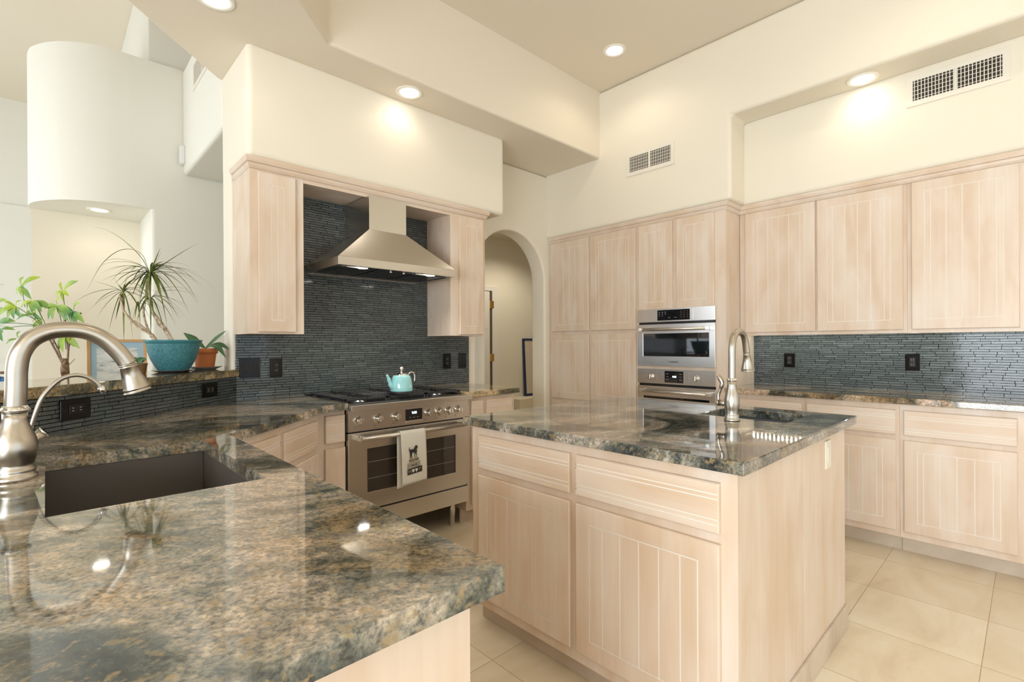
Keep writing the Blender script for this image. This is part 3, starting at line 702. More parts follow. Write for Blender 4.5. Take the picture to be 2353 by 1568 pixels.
# base cabinets: end unit, diagonal corner unit, narrow unit beside the range
e = empty('peninsula_cabinet', (0.515, 0.65, 0), math.pi/2, 'pickled maple peninsula base whose end panel shows at the bottom edge of the photo', 'cabinet')
m = MB(); Lp = 1.62
m.box(0, 0.019, 0.0, 0.9, 0.0, ZB); m.box(0.019, Lp, 0, 0.019, 0.108, ZB); m.box(0.019, Lp, 0.88, 0.9, 0.0, ZB); m.box(0.019, Lp, 0.019, 0.88, 0.108, 0.127)
obj('carcass', m, M['wood'], e)
for a, b in ((0.04, 0.62), (0.66, 1.10), (1.11, 1.56)):
    door(e, a, b, 0.151, 0.748)
    drawer(e, a, b, 0.781, 0.943)
kick(e, 0.03, Lp, 0.06)
# diagonal unit: face along y = x + 1.752
dx0 = Vector((0.53, 2.282, 0)); 
e = empty('corner_cabinet', dx0, DG, 'diagonal corner base cabinet between the peninsula and the range, two drawers wide', 'cabinet')
wd = (1.170-0.53)*math.sqrt(2)
m = MB(); m.box(0, wd, 0, 0.019, 0.108, ZB); m.box(0, wd, 0.019, 0.3, 0.108, 0.127)
obj('carcass', m, M['wood'], e)
def ds(x): return (x-0.53)*math.sqrt(2)
s1, s2, s3 = ds(0.862), ds(1.150), ds(0.835)
drawer(e, s1, s2, 0.781, 0.943); door(e, s1, s2, 0.151, 0.748)
drawer(e, 0.03, s3, 0.781, 0.943); door(e, 0.03, s3, 0.151, 0.748)
kick(e, 0, wd, 0.06)
e = empty('base_cabinet', (1.178, 2.986, 0), 0, 'very narrow base cabinet squeezed between the diagonal corner cabinet and the range', 'cabinet')
m = MB(); m.box(0, 0.190, 0, 0.019, 0.108, ZB); m.box(0.171, 0.190, 0.019, 0.66, 0.108, ZB); m.box(0, 0.171, 0.019, 0.5, 0.108, 0.127)
obj('carcass', m, M['wood'], e)
drawer(e, 0.060, 0.186, 0.781, 0.952)
obj('door', relief(MB(), 0.062, 0.184, 0.151, 0.744, 0, -0.02, []), M['wood'], e, fix=False)
kick(e, 0, 0.190, 0.06)
# right of the range
e = empty('base_cabinet', (2.337, 2.990, 0), 0, 'base cabinet to the right of the range with two drawers side by side', 'cabinet')
carcass(e, 0.511, 0.68, 0.108, ZB)
drawer(e, 0.045, 0.165, 0.781, 0.952); drawer(e, 0.203, 0.476, 0.781, 0.952); door(e, 0.045, 0.165, 0.151, 0.748, 0.03); door(e, 0.203, 0.476, 0.151, 0.748)
kick(e, 0, 0.511, 0.075)
tag(obj('worktop', MB().box(2.333, 2.883, 2.949, 3.672, ZB, ZC), M['granite_warm'], None, 0.004), 'short granite worktop between the range and the arched doorway', 'countertop')
# raised bar top
bar = [(-1.6, 1.128), (0.955, 3.683), (0.93, 3.698), (0.902, 3.698), (0.902, 4.02), (0.745, 4.155), (-2.0, 1.41)]
tag(obj('raised_worktop', MB().prism(bar, 1.181, 1.228), M['granite_warm'], None, 0.004), 'raised ochre granite bar top on the tiled pony wall behind the foreground sink', 'countertop')

# ================================================================== UPPER CABINETS BY THE HOOD
e = empty('wall_cabinet', (0.921, 3.329, 0), 0, 'narrow wall cabinet to the left of the range hood', 'cabinet')
carcass(e, 0.327, 0.37-0.001, 1.462, 2.492, True); door(e, 0.044, 0.272, 1.473, 2.478, 0.07)
e = empty('wall_cabinet', (2.450, 3.329, 0), 0, 'narrow wall cabinet to the right of the range hood', 'cabinet')
carcass(e, 0.375, 0.37-0.001, 1.462, 2.492, True); door(e, 0.085, 0.345, 1.473, 2.478, 0.066)
e = empty('hood_valance', (1.249, 3.329, 0), 0, 'maple valance board and soffit panel bridging the two cabinets above the hood', 'panel')
obj('board', MB().box(0, 1.200, 0, 0.019, 2.466, 2.492), M['woodh'], e); obj('soffit_panel', MB().box(0, 1.200, 0.019, 0.342, 2.477, 2.490), M['wood'], e)

# ================================================================== RANGE HOOD
e = empty('range_hood', (1.858, 3.671, 0), 0, 'stainless pyramid chimney range hood above the range', 'range hood')
hx = 0.473; yf = 3.10-3.671; cy0 = 3.275-3.671; zl0, zl1, zp = 1.915, 1.972, 2.222
m = MB()
m.add([(-hx, yf, zl1), (hx, yf, zl1), (hx, 0, zl1), (-hx, 0, zl1), (-0.165, cy0, zp), (0.140, cy0, zp), (0.140, 0, zp), (-0.165, 0, zp)],
      [(0, 1, 5, 4), (1, 2, 6, 5), (3, 0, 4, 7), (2, 3, 7, 6), (4, 5, 6, 7), (3, 2, 1, 0)])
obj('canopy', m, M['steel'], e, 0.0015)
obj('lip', MB().prism([(-hx, yf), (hx, yf), (hx, 0), (-hx, 0)], zl0, zl1, 'z', [[(-hx+0.012, yf+0.03), (hx-0.012, yf+0.03), (hx-0.012, -0.012), (-hx+0.012, -0.012)]]), M['steel'], e, 0.0015)
obj('chimney', MB().box(-0.165, 0.140, cy0, 0, zp-0.002, 2.4655), M['steel'], e, 0.0015)
fl = obj('filter_tray', MB().box(-hx+0.013, hx-0.013, yf+0.031, -0.013, zl0+0.018, zl0+0.026), M['dark_steel'], e)
for i in range(3):
    x0 = -hx+0.03+i*0.306; m = MB()
    for k in range(11): m.box(x0+0.008+k*0.0262, x0+0.022+k*0.0262, yf+0.11, -0.035, zl0+0.006, zl0+0.017)
    m.box(x0, x0+0.296, yf+0.10, yf+0.11, zl0+0.004, zl0+0.018); m.box(x0, x0+0.296, -0.035, -0.025, zl0+0.004, zl0+0.018)
    obj('baffle_filter', m, M['dark_steel'], e)
for x in (-0.262, 0.295):
    lm = obj('hood_lamp', MB().lathe([(0.034, 0.004), (0.034, 0.016)], c=(x, yf+0.085, zl0), seg=28), M['lens'], e)
    l = bpy.data.lights.new('hood_lamp_light', 'SPOT'); l.energy = 7; l.color = (1, 0.95, 0.86); l.spot_size = R(120); l.spot_blend = 0.8; l.shadow_soft_size = 0.03
    lo = bpy.data.objects.new('hood_lamp_light', l); COL.objects.link(lo); lo.parent = e; lo.location = (x, yf+0.07, zl0-0.004)
for x in (-0.06, 0.045): obj('control_knob', MB().lathe([(0.009, 0), (0.009, 0.016)], c=(x, yf+0.06, zl0-0.012), seg=20), M['chrome'], e)

# ================================================================== RANGE
RX = 1.315; RWD = 0.912; KS = 1.045
e = empty('range', (RX, 2.823, 0), 0, 'wide stainless gas range with seven knobs and a towel on its oven door', 'stove')
e.location = (KS*RX, KS*2.823, CAMH*(1-KS)); e.scale = (KS,)*3
obj('body', MB().box(0.004, RWD-0.004, 0.03, 0.685, 0.25, 1.0), M['black'], e)
obj('cooktop_rail', MB().box(-0.004, RWD+0.004, -0.055, 0.06, 0.992, 1.027), M['steel'], e, 0.003)
obj('cooktop', MB().box(0.0, RWD, 0.06, 0.685, 1.000, 1.020).box(0, RWD, 0.660, 0.685, 1.020, 1.046).box(0, 0.012, 0.06, 0.660, 1.020, 1.029).box(RWD-0.012, RWD, 0.06, 0.660, 1.020, 1.029), M['black'], e)
vt = MB()
for k in range(3): vt.box(0.03+k*0.29, 0.30+k*0.29, 0.622, 0.658, 1.026, 1.044)
obj('rear_vent', vt, M['steel2'], e, 0.002)
for cx, cy in ((0.155, 0.195), (0.155, 0.465), (0.456, 0.33), (0.757, 0.195), (0.757, 0.465)):
    bb = 1.25 if cx == 0.456 else 1.0
    bn = obj('burner', MB().lathe([(0.062*bb, 0), (0.060*bb, 0.006), (0.042*bb, 0.008), (0.040*bb, 0.014)], c=(cx, cy, 1.020), seg=28), M['dark_steel'], e)
    obj('burner_cap', MB().lathe([(0.034*bb, 0), (0.036*bb, 0.004), (0.030*bb, 0.008)], c=(cx, cy, 1.034), seg=28), M['iron'], bn)
for g in range(3):
    x0 = 0.015+g*0.296; x1 = x0+0.288; y0, y1 = 0.072, 0.608; zt0, zt1 = 1.046, 1.058; m = MB()
    for x in (x0, x1-0.012): m.box(x, x+0.012, y0, y1, zt0-0.004, zt1-0.002)
    for y in (y0, (y0+y1)/2-0.006, y1-0.012): m.box(x0, x1, y, y+0.012, zt0-0.004, zt1-0.002)
    for (ya, yb) in ((y0, (y0+y1)/2), ((y0+y1)/2, y1)):
        yc = (ya+yb)/2
        for k in (-2, -1, 0, 1, 2):
            if k: m.box(x0, x0+0.09, yc+k*0.045-0.005, yc+k*0.045+0.005, zt0, zt1); m.box(x1-0.09, x1, yc+k*0.045-0.005, yc+k*0.045+0.005, zt0, zt1)
        m.box(x0, x0+0.10, yc-0.005, yc+0.005, zt0, zt1+0.002); m.box(x1-0.10, x1, yc-0.005, yc+0.005, zt0, zt1+0.002)
        m.box((x0+x1)/2-0.005, (x0+x1)/2+0.005, ya, ya+0.09, zt0, zt1+0.002); m.box((x0+x1)/2-0.005, (x0+x1)/2+0.005, yb-0.09, yb, zt0, zt1+0.002)
    for x in (x0+0.002, x1-0.012):
        for y in (y0, y1-0.012): m.box(x, x+0.010, y, y+0.010, 1.0195, zt0)
    obj('grate', m, M['iron'], e, 0.0015, 1)
cpm = MB().box(0, RWD, -0.002, 0.03, 0.862, 0.992).mat(1)
for kx in (0.067, 0.197, 0.323, 0.569, 0.655, 0.736, 0.820):
    T = Matrix.Translation((kx, -0.002, 0.926)) @ Matrix.Rotation(R(90), 4, 'X')
    kb = obj('knob', MB().lathe([(0.030, 0), (0.030, 0.003), (0.024, 0.004), (0.0235, 0.010), (0.021, 0.012), (0.020, 0.022), (0.0185, 0.036), (0.016, 0.038)], seg=32, mat=T), M['chrome'], e)
    obj('knob_grip', MB().box(kx-0.004, kx+0.004, -0.044, -0.038, 0.909, 0.943), M['steel'], kb, 0.0015)
    T2 = Matrix.Translation((kx-0.022, -0.0022, 0.884)) @ Matrix.Rotation(R(90), 4, 'X')
    cpm.lathe([(0.0055, 0), (0.0055, 0.0006), (0.0042, 0.0006), (0.0042, 0)], seg=16, mat=T2, cap=False)
obj('control_panel', cpm, [M['steel'], M['printdk']], e)
mk = MB().box(0.393, 0.520, -0.005, -0.001, 0.889, 0.964).mat(1)
for x in (0.427, 0.456, 0.485): mk.box(x-0.004, x+0.004, -0.0056, -0.0048, 0.906, 0.910)
gd = obj('clock_display', mk, [M['blackglass'], M['mark']], e)
text('clock_digits', '9:58', 0.022, M['display'], gd, (0.458, -0.0056, 0.938))
obj('display_tray', MB().box(0.393, 0.520, -0.008, -0.001, 0.874, 0.888), M['steel2'], e, 0.001)
obj('panel_gap', MB().box(0.002, RWD-0.002, 0.004, 0.03, 0.852, 0.862), M['black'], e)
dr = obj('oven_door', MB().prism([(0, 0.374), (RWD, 0.374), (RWD, 0.852), (0, 0.852)], -0.004, 0.03, 'y', [[(0.122, 0.478), (0.797, 0.478), (0.797, 0.748), (0.122, 0.748)]]), M['steel'], e, 0.002)
obj('window_glass', MB().box(0.120, 0.799, 0.002, 0.012, 0.476, 0.750), M['ovenglass'], dr)
rk = MB()
for z in (0.560, 0.662): 
    rk.box(0.13, 0.79, 0.0008, 0.0018, z-0.0012, z+0.0012)
obj('oven_rack', rk, plain('rack_wire', (0.30, 0.27, 0.23), 0.4), dr)
hm = MB().tube([(0.058, -0.062, 0.822), (0.855, -0.062, 0.822)], 0.0145, 24).mat(1)
for x in (0.064, 0.848): hm.loft([(0.807, x-0.015, x+0.015, -0.068, -0.004), (0.810, x-0.018, x+0.018, -0.072, -0.004), (0.834, x-0.018, x+0.018, -0.072, -0.004), (0.837, x-0.015, x+0.015, -0.068, -0.004)])
hd = obj('handle', hm, [M['steel'], M['chrome']], dr)
obj('kick_gap', MB().box(0.002, RWD-0.002, 0.006, 0.03, 0.364, 0.374), M['black'], e)
obj('kick_panel', MB().box(0, RWD, -0.002, 0.03, 0.25, 0.364), M['steel'], e, 0.0015)
for x, y in ((0.06, 0.12), (0.855, 0.12), (0.06, 0.60), (0.855, 0.60)):
    obj('leg', MB().lathe([(0.020, 0.0597), (0.021, 0.064), (0.020, 0.125), (0.0235, 0.128), (0.026, 0.25)], c=(x, y, 0), seg=24), M['steel2'], e)

# ---- towel over the oven handle
e = empty('dish_towel', (RX+0.306, 2.823, 0), 0, 'white dish towel with a printed dog hanging over the oven door handle', 'towel')
e.location = (KS*(RX+0.306), KS*2.823, CAMH*(1-KS)); e.scale = (KS,)*3
def sheet(name, x0, x1, zt, zb, yoff, amp, lean, back=False):
    nx, nz = 14, 26; vs = []; fs = []
    path = []
    for k in range(9):
        a = math.pi*k/8; path.append((-0.062+0.0175*math.cos(a), 0.822+0.0175*math.sin(a)))
    if back: path = [(-0.0445, zb + (0.822-zb)*k/16) for k in range(16)] + path[:5]
    else: path = path[4:] + [(-0.0795-0.004*math.sin(3*k/16), 0.822-(0.822-zb)*k/16) for k in range(1, 17)]
    for j, (y, z) in enumerate(path):
        for i in range(nx+1):
            u = i/nx; t = (0.84-z)/0.34
            vs.append((x0+(x1-x0)*u+lean*t, y + amp*t*math.sin(u*7+yoff)*0.5 - (0 if back else 0.002*t), z - (0.010*(1-u)*t if not back else 0.016*(1-u)*t)))
    for j in range(len(path)-1):
        for i in range(nx):
            a = j*(nx+1)+i; fs.append((a, a+1, a+nx+2, a+nx+1))
    m = MB().add(vs, fs, True)
    o = obj(name, m, M['cloth'], e)
    sd = o.modifiers.new('thick', 'SOLIDIFY'); sd.thickness = 0.0018; sd.offset = 0
    return o
fr_ = sheet('front_layer', 0.004, 0.190, 0.84, 0.500, 0.6, 0.006, 0.010)
bk_ = sheet('back_layer', -0.002, 0.176, 0.84, 0.486, 0.2, 0.003, 0.0, True)
yt = -0.0895
def flat(name, poly, mat, y=yt, par=fr_):
    return obj(name, MB().prism(poly, y, y+0.0008, 'y'), mat, par)
ox, oz = 0.102, 0.0
# dog silhouette seen from the side, head raised to the right
dog = [(0.060,0.712),(0.058,0.722),(0.060,0.730),(0.066,0.733),(0.063,0.722),(0.066,0.716),(0.075,0.718),(0.092,0.717),(0.096,0.724),(0.102,0.734),(0.110,0.741),(0.118,0.739),(0.122,0.730),(0.121,0.718),(0.114,0.716),(0.118,0.705),(0.115,0.690),(0.116,0.668),(0.121,0.664),(0.114,0.664),(0.108,0.690),(0.104,0.690),(0.103,0.668),(0.107,0.663),(0.099,0.663),(0.098,0.694),(0.084,0.696),(0.080,0.682),(0.082,0.668),(0.086,0.662),(0.078,0.662),(0.075,0.680),(0.072,0.670),(0.075,0.660),(0.068,0.660),(0.066,0.682),(0.064,0.700)]
dogm = MB()
tr_ = tessellate_polygon([[Vector((p[0], p[1], 0)) for p in dog]])
dogm.add([(p[0], yt-0.0004, p[1]) for p in dog], [tuple(t) for t in tr_])
dg = obj('printed_dog', dogm, M['ink'], fr_, fix=True)
sd = dg.modifiers.new('t', 'SOLIDIFY'); sd.thickness = 0.0006
flat('printed_band', [(0.062, 0.634), (0.128, 0.640), (0.128, 0.662), (0.062, 0.656)], M['beige_ink'])
flat('printed_dotted_band', [(0.050, 0.596), (0.142, 0.604), (0.142, 0.638), (0.050, 0.630)], M['dots_ink'])
dm = MB()
for i in range(7):
    for j in range(3):
        x = 0.057+i*0.0128+(0.006 if j % 2 else 0); z = 0.604+j*0.0105+(x-0.05)*0.09
        if x < 0.14: dm.lathe([(0.0026, 0), (0.0026, 0.0005)], seg=10, mat=Matrix.Translation((x, yt-0.0001, z)) @ Matrix.Rotation(R(90), 4, 'X'))
obj('printed_dots', dm, M['cloth'], fr_)
flat('printed_dark_band', [(0.048, 0.556), (0.156, 0.566), (0.156, 0.604), (0.048, 0.592)], M['ink'])
rr = (R(90), R(-5), 0)
text('printed_words', 'YOU HAD', 0.0165, M['ink'], fr_, (0.095, yt-0.0003, 0.648), rr, bold=0.0004)
text('printed_words', 'me at', 0.0185, M['ink'], fr_, (0.096, yt-0.0009, 0.617), rr, bold=0.0004)
text('printed_words', 'W', 0.030, M['dots_ink'], fr_, (0.066, yt-0.0003, 0.576), rr, bold=0.0003)
text('printed_words', 'F', 0.030, M['dots_ink'], fr_, (0.140, yt-0.0003, 0.584), rr, bold=0.0003)
for hx_, hz_ in ((0.090, 0.579), (0.114, 0.581)):
    hp = []
    for k in range(24):
        t = 2*math.pi*k/24; hp.append((hx_+0.0105*math.sin(t)**3*0.95, hz_+0.0012*(13*math.cos(t)-5*math.cos(2*t)-2*math.cos(3*t)-math.cos(4*t))*0.75))
    hm = MB(); tr_ = tessellate_polygon([[Vector((p[0], p[1], 0)) for p in hp]]); hm.add([(p[0], yt-0.0004, p[1]) for p in hp], [tuple(t) for t in tr_])
    o = obj('printed_heart', hm, M['cloth'], fr_); sd = o.modifiers.new('t', 'SOLIDIFY'); sd.thickness = 0.0006
stm = MB()
for i in range(17):
    x = 0.018+i*0.0113; stm.box(x, x+0.0022, yt-0.001, yt, 0.488+i*0.0008, 0.498+i*0.0008)
obj('blanket_stitch', stm, M['ink'], fr_)

# ---- kettle
e = empty('kettle', (1.820, 3.057, 1.0445), 0, 'aqua enamel kettle with chrome lid standing on the range grates', 'kettle')
obj('base_ring', MB().lathe([(0.074, 0), (0.079, 0.003), (0.079, 0.016), (0.077, 0.019)], seg=44), M['iron'], e)
obj('body', MB().lathe([(0.077, 0.019), (0.0785, 0.024), (0.077, 0.050), (0.073, 0.080), (0.067, 0.106), (0.060, 0.122), (0.052, 0.130)], seg=48), M['aqua'], e)
lid = obj('lid', MB().lathe([(0.052, 0.130), (0.050, 0.134), (0.038, 0.142), (0.020, 0.149), (0.007, 0.151)], seg=44), M['chrome'], e)
obj('lid_knob', MB().lathe([(0.006, 0.150), (0.010, 0.155), (0.006, 0.161), (0.013, 0.168), (0.015, 0.177), (0.012, 0.186), (0.004, 0.191)], seg=28), M['chrome'], lid)
_r = Vector((_Rt.x, _Rt.y, 0)); _f = Vector((math.cos(TH), math.sin(TH), 0)); D = (-0.72*_r - 0.70*_f).normalized(); Dh = (0.80*_r + 0.60*_f).normalized(); Z = Vector((0, 0, 1))
obj('spout', MB().tube(smoothpath([D*0.064+Z*0.050, D*0.082+Z*0.060, D*0.094+Z*0.088, D*0.110+Z*0.128, D*0.117+Z*0.136], 6), [0.019]*5+[0.017]*5+[0.013]*6+[0.009]*5+[0.0075]*4, 20), M['aqua'], e)
obj('handle', MB().tube(smoothpath([Dh*0.048+Z*0.128, Dh*0.068+Z*0.146, Dh*0.092+Z*0.142, Dh*0.100+Z*0.115, Dh*0.100+Z*0.080], 6), 0.005, 14), M['chrome'], e)

# ================================================================== OUTLETS AND SWITCHES
def outlet(loc, rz, wd, ht, kind, label, name='wall_outlet', group=None):
    e = empty(name, loc, rz, label, 'switch' if 'switch' in name else 'outlet', group)
    pl = obj('cover_plate', MB().box(-wd/2, wd/2, -0.007, 0, -ht/2, ht/2), M['plate'], e, 0.002)
    cols = [-wd/4, wd/4] if wd > 0.12 and kind != 'h' else [0]
    if kind == 'h':
        o = obj('receptacle', MB().box(-0.034, 0.034, -0.0095, -0.0065, -0.018, 0.018), M['socket'], e, 0.001)
        m = MB()
        for x in (-0.018, 0.018):
            for d in (-0.006, 0.006): m.box(x-0.004, x+0.004, -0.0100, -0.0094, d-0.001, d+0.001)
        obj('slots', m, M['ventw'], o)
    else:
        for c in cols:
            o = obj('receptacle' if 'o' in kind else 'rocker', MB().box(c-0.017, c+0.017, -0.0095, -0.0065, -0.034, 0.034), M['socket'], e, 0.001)
            if 'o' in kind:
                m = MB()
                for z in (-0.018, 0.018):
                    for d in (-0.006, 0.006): m.box(c+d-0.001, c+d+0.001, -0.0100, -0.0094, z-0.004, z+0.004)
                obj('slots', m, M['mark'], o)
    return e
outlet((1.011, 3.672, 1.236), 0, 0.130, 0.134, 's', 'wide black double switch plate on the range wall mosaic, next to the raised bar', 'wall_switch')
outlet((1.180, 3.672, 1.231), 0, 0.083, 0.130, 'o', 'black outlet plate on the range wall mosaic, just right of the double switch plate')
outlet((2.657, 3.672, 1.238), 0, 0.086, 0.137, 'o', 'black outlet plate right of the kettle, the nearer to the range of the two there')
outlet((2.834, 3.672, 1.238), 0, 0.086, 0.140, 's', 'black switch plate at the right end of the range wall mosaic near the arch', 'wall_switch')
outlet((4.672, 1.442, 1.238), RW, 0.086, 0.122, 'o', 'black outlet plate on the right wall mosaic, closer to the island faucet')
outlet((4.672, 0.610, 1.240), RW, 0.086, 0.126, 'o', 'black outlet plate on the right wall mosaic below the second and third cabinet doors')
outlet((0.090, 2.834, 1.119), DG, 0.142, 0.083, 'h', 'horizontal black outlet plate on the pony wall mosaic under the thin tap')
outlet((0.727, 3.471, 1.118), DG, 0.142, 0.083, 'h', 'horizontal black outlet plate on the pony wall mosaic below the teal pot')

# ================================================================== RECESSED LIGHTS
def downlight(loc, r, label, power, group=None, name='recessed_light'):
    e = empty(name, loc, 0, label, 'ceiling light', group)
    obj('trim_ring', MB().lathe([(r, 0.0), (r, -0.004), (r*0.94, -0.007), (r*0.68, -0.004), (r*0.66, 0.0)], seg=40, cap=False), M['ring'], e)
    obj('lens', MB().lathe([(r*0.67, -0.002), (r*0.60, -0.005), (r*0.01, -0.006)], seg=36), M['lens'], e)
    l = bpy.data.lights.new('lamp', 'SPOT'); l.energy = power; l.color = WARM; l.spot_size = R(150); l.spot_blend = 0.6; l.shadow_soft_size = r*0.55
    lo = bpy.data.objects.new('lamp', l); COL.objects.link(lo); lo.parent = e; lo.location = (0, 0, -0.02)
    return e
downlight((1.951, 3.146, ZL), 0.098, 'recessed downlight in the lowered ceiling directly in front of the hood soffit', 1.6)
downlight((0.665, 3.002, ZL), 0.098, 'recessed downlight cut off by the top edge above the foreground faucet side', 1.6)
downlight((4.190, 0.818, ZL), 0.098, 'recessed downlight in the wall recess above the right wall cabinets', 1.6)
downlight((3.560, 2.461, ZH), 0.098, 'recessed downlight in the high kitchen ceiling near the inner corner', 6)
downlight((0.345, 5.60, 2.58), 0.085, 'small recessed downlight under the curved bulkhead over the niche', 1.4)
for x, y in ((3.3, 0.4), (1.2, 1.0), (0.3, -1.2), (3.3, -1.8)):  # unseen lamps added to light the room evenly
    downlight((x, y, ZH), 0.098, 'added unseen downlight in the high kitchen ceiling, evening out the light', 8, 'added unseen lights of the high ceiling')
downlight((4.190, -1.1, ZL), 0.098, 'recessed downlight in the wall recess beyond the right edge of the photo', 1.6)
downlight((5.0, 4.7, 3.0), 0.09, 'added unseen downlight brightening the hall behind the arch', 40)  # lamp put in to brighten the hall
downlight((-2.4, 6.0, ZLIV), 0.10, 'added downlight out of view in the living room ceiling', 18)  # extra lamp added out of view for the living side
# LED strip under the right wall cabinets
e = empty('led_strip', (4.50, 0.2, 1.480), 0, 'thin LED strip under the right wall cabinets lighting the mosaic', 'lamp')
obj('channel', MB().box(-0.012, 0.012, -1.5, 1.5, -0.010, 0.0), M['ring'], e)
m = MB()
for k in range(90): m.box(-0.004, 0.004, -1.49+k*0.0333, -1.482+k*0.0333, -0.013, -0.0101)
obj('diodes', m, M['led'], e)['kind'] = 'stuff'

# ================================================================== VENTS
def vent(loc, rz, wd, ht, label, nv, group=None):
    e = empty('air_vent', loc, rz, label, 'vent', group)
    a, b = wd/2, ht/2; fa, fb = a-0.035, b-0.035
    obj('frame', MB().prism([(-a, -b), (a, -b), (a, b), (-a, b)], -0.008, 0, 'y', [[(-fa, -fb), (fa, -fb), (fa, fb), (-fa, fb)]]), M['ventw'], e, 0.001)
    obj('duct', MB().box(-fa, fa, -0.0018, -0.0005, -fb, fb), M['dark'], e)
    m = MB()
    for i in range(nv):
        x = -fa+(2*fa)*(i+0.5)/nv; m.box(x-0.0022, x+0.0022, -0.0075, -0.002, -fb, fb)
    m.box(-0.006, 0.006, -0.0078, -0.002, -fb, fb)
    obj('fins', m, M['ventw'], e)
    m = MB()
    for i in range(5):
        z = -fb+(2*fb)*(i+0.5)/5; m.box(-fa, fa, -0.0052, -0.002, z-0.0015, z+0.0015)
    obj('cross_fins', m, M['ventw'], e)
    return e
vent((4.042, 2.415, 3.083), RW, 0.495, 0.212, 'white air vent high on the wall over the pantry and ovens', 24)
vent((4.322, 0.340, 3.105), RW, 0.505, 0.206, 'larger looking white air vent in the recess above the right wall cabinets', 24)
vent((0.905, 4.46, 3.62), RW, 0.66, 0.235, 'air vent on the header beyond the raised bar, partly cut off by the lowered ceiling', 30)
e = empty('wall_sensor', (0.905, 5.19, 3.083), RW, 'small white sensor box at the far end of the header beyond the bar', 'sensor')
obj('housing', MB().box(-0.035, 0.035, -0.035, 0, -0.08, 0.08), M['white'], e, 0.006)

# ================================================================== PLANTS ON THE BAR
def leaf_strip(mb, pts, wmax, nrm=Vector((0, 0, 1)), fold=0.25, peak=0.35):
    P = smoothpath(pts, 6); n = len(P); vs = []; fs = []
    for i, p in enumerate(P):
        t = i/(n-1); wd = wmax*(min(1, t/peak)**0.6 if t < peak else max(0.0, (1-((t-peak)/(1-peak))**1.6)))
        wd = max(wd, wmax*0.02)
        d = (P[min(i+1, n-1)]-P[max(i-1, 0)]).normalized(); a = d.cross(nrm)
        if a.length < 1e-3: a = d.cross(Vector((1, 0, 0)))
        a.normalize(); u = a.cross(d)
        vs += [p-a*wd/2+u*wd*fold*0.5, p, p+a*wd/2+u*wd*fold*0.5]
    for i in range(n-1):
        b = i*3; fs += [(b, b+1, b+4, b+3), (b+1, b+2, b+5, b+4)]
    mb.add(vs, fs, True)
ZBAR = 1.228
tag(obj('plant_saucer', MB().lathe([(0.075, 0), (0.085, 0.002), (0.112, 0.012), (0.115, 0.014), (0.110, 0.014), (0.080, 0.006), (0.01, 0.006)], c=(0.570, 3.625, ZBAR), seg=40), M['saucer']), 'dark saucer under the teal planter on the raised bar', 'saucer')
tag(obj('plant_saucer', MB().lathe([(0.062, 0), (0.066, 0.003), (0.100, 0.018), (0.104, 0.020), (0.098, 0.020), (0.064, 0.008), (0.01, 0.008)], c=(0.782, 3.842, ZBAR), seg=40), M['saucer2']), 'grey saucer under the terracotta orchid pot on the raised bar', 'saucer')
IR = Vector((_Rt.x, _Rt.y, 0)); IF = Vector((math.cos(TH), math.sin(TH), 0))   # horizontal directions roughly across and into the room
e = empty('dracaena', (0.570, 3.625, ZBAR+0.0065), 0, 'spiky dracaena with bare canes in a teal hammered pot on the raised bar', 'potted plant')
H0 = 0.190
pot = obj('pot', MB().lathe([(0.076, 0), (0.079, 0.003), (0.098, 0.035), (0.118, 0.075), (0.132, 0.120), (0.138, 0.160), (0.140, 0.168)], seg=48), M['teal'], e)
obj('rim', MB().lathe([(0.140, 0.166), (0.143, 0.172), (0.150, 0.180), (0.153, H0), (0.146, H0), (0.138, 0.172), (0.134, 0.150)], seg=48, cap=False), M['teal_rim'], pot)
obj('soil', MB().lathe([(0.137, 0.158), (0.134, 0.168), (0.01, 0.172)], seg=32), M['soil'], e)
def L2(px, py, dep=0.0):   # a point of the plant: px, py measured in mm across and up from the rim centre, dep into the room
    return IR*(px/1000.0) + IF*dep + Vector((0, 0, H0-0.01+py/1000.0))
def pxl(a, b): return ((a-1055)/5.227*2.66, (1462-b)/5.227*2.66)
stems = MB()
def cane(pts, r0, r1, dep):
    P = smoothpath([L2(*pxl(a, b), d) for (a, b), d in zip(pts, dep)], 6); n = len(P)
    stems.tube(P, [r0+(r1-r0)*i/(n-1)+0.0008*math.sin(i*2.1) for i in range(n)], 12)
cane([(850, 1480), (820, 1420), (785, 1375)], 0.0115, 0.0125, [0, 0, 0])
cane([(1015, 1480), (960, 1390), (915, 1310)], 0.0115, 0.012, [0.03]*3)
cane([(785, 1375), (660, 1290), (560, 1180), (500, 1080), (455, 900)], 0.007, 0.006, [0, -0.01, -0.02, -0.03, -0.03])
cane([(785, 1375), (720, 1270), (660, 1160), (630, 1010)], 0.0065, 0.006, [0, 0.01, 0.03, 0.04])
cane([(780, 1360), (700, 1270), (620, 1210)], 0.006, 0.005, [0, -0.02, -0.03])
cane([(915, 1310), (850, 1200), (790, 1100), (770, 900), (775, 690)], 0.0125, 0.0065, [0.03, 0.02, 0.01, 0.0, 0.0])
cane([(915, 1310), (830, 1260), (770, 1150), (720, 1000), (700, 860), (720, 720)], 0.007, 0.006, [0.03, 0.04, 0.04, 0.03, 0.02, 0.01])
obj('canes', stems, M['bark'], e)
fol = MB()
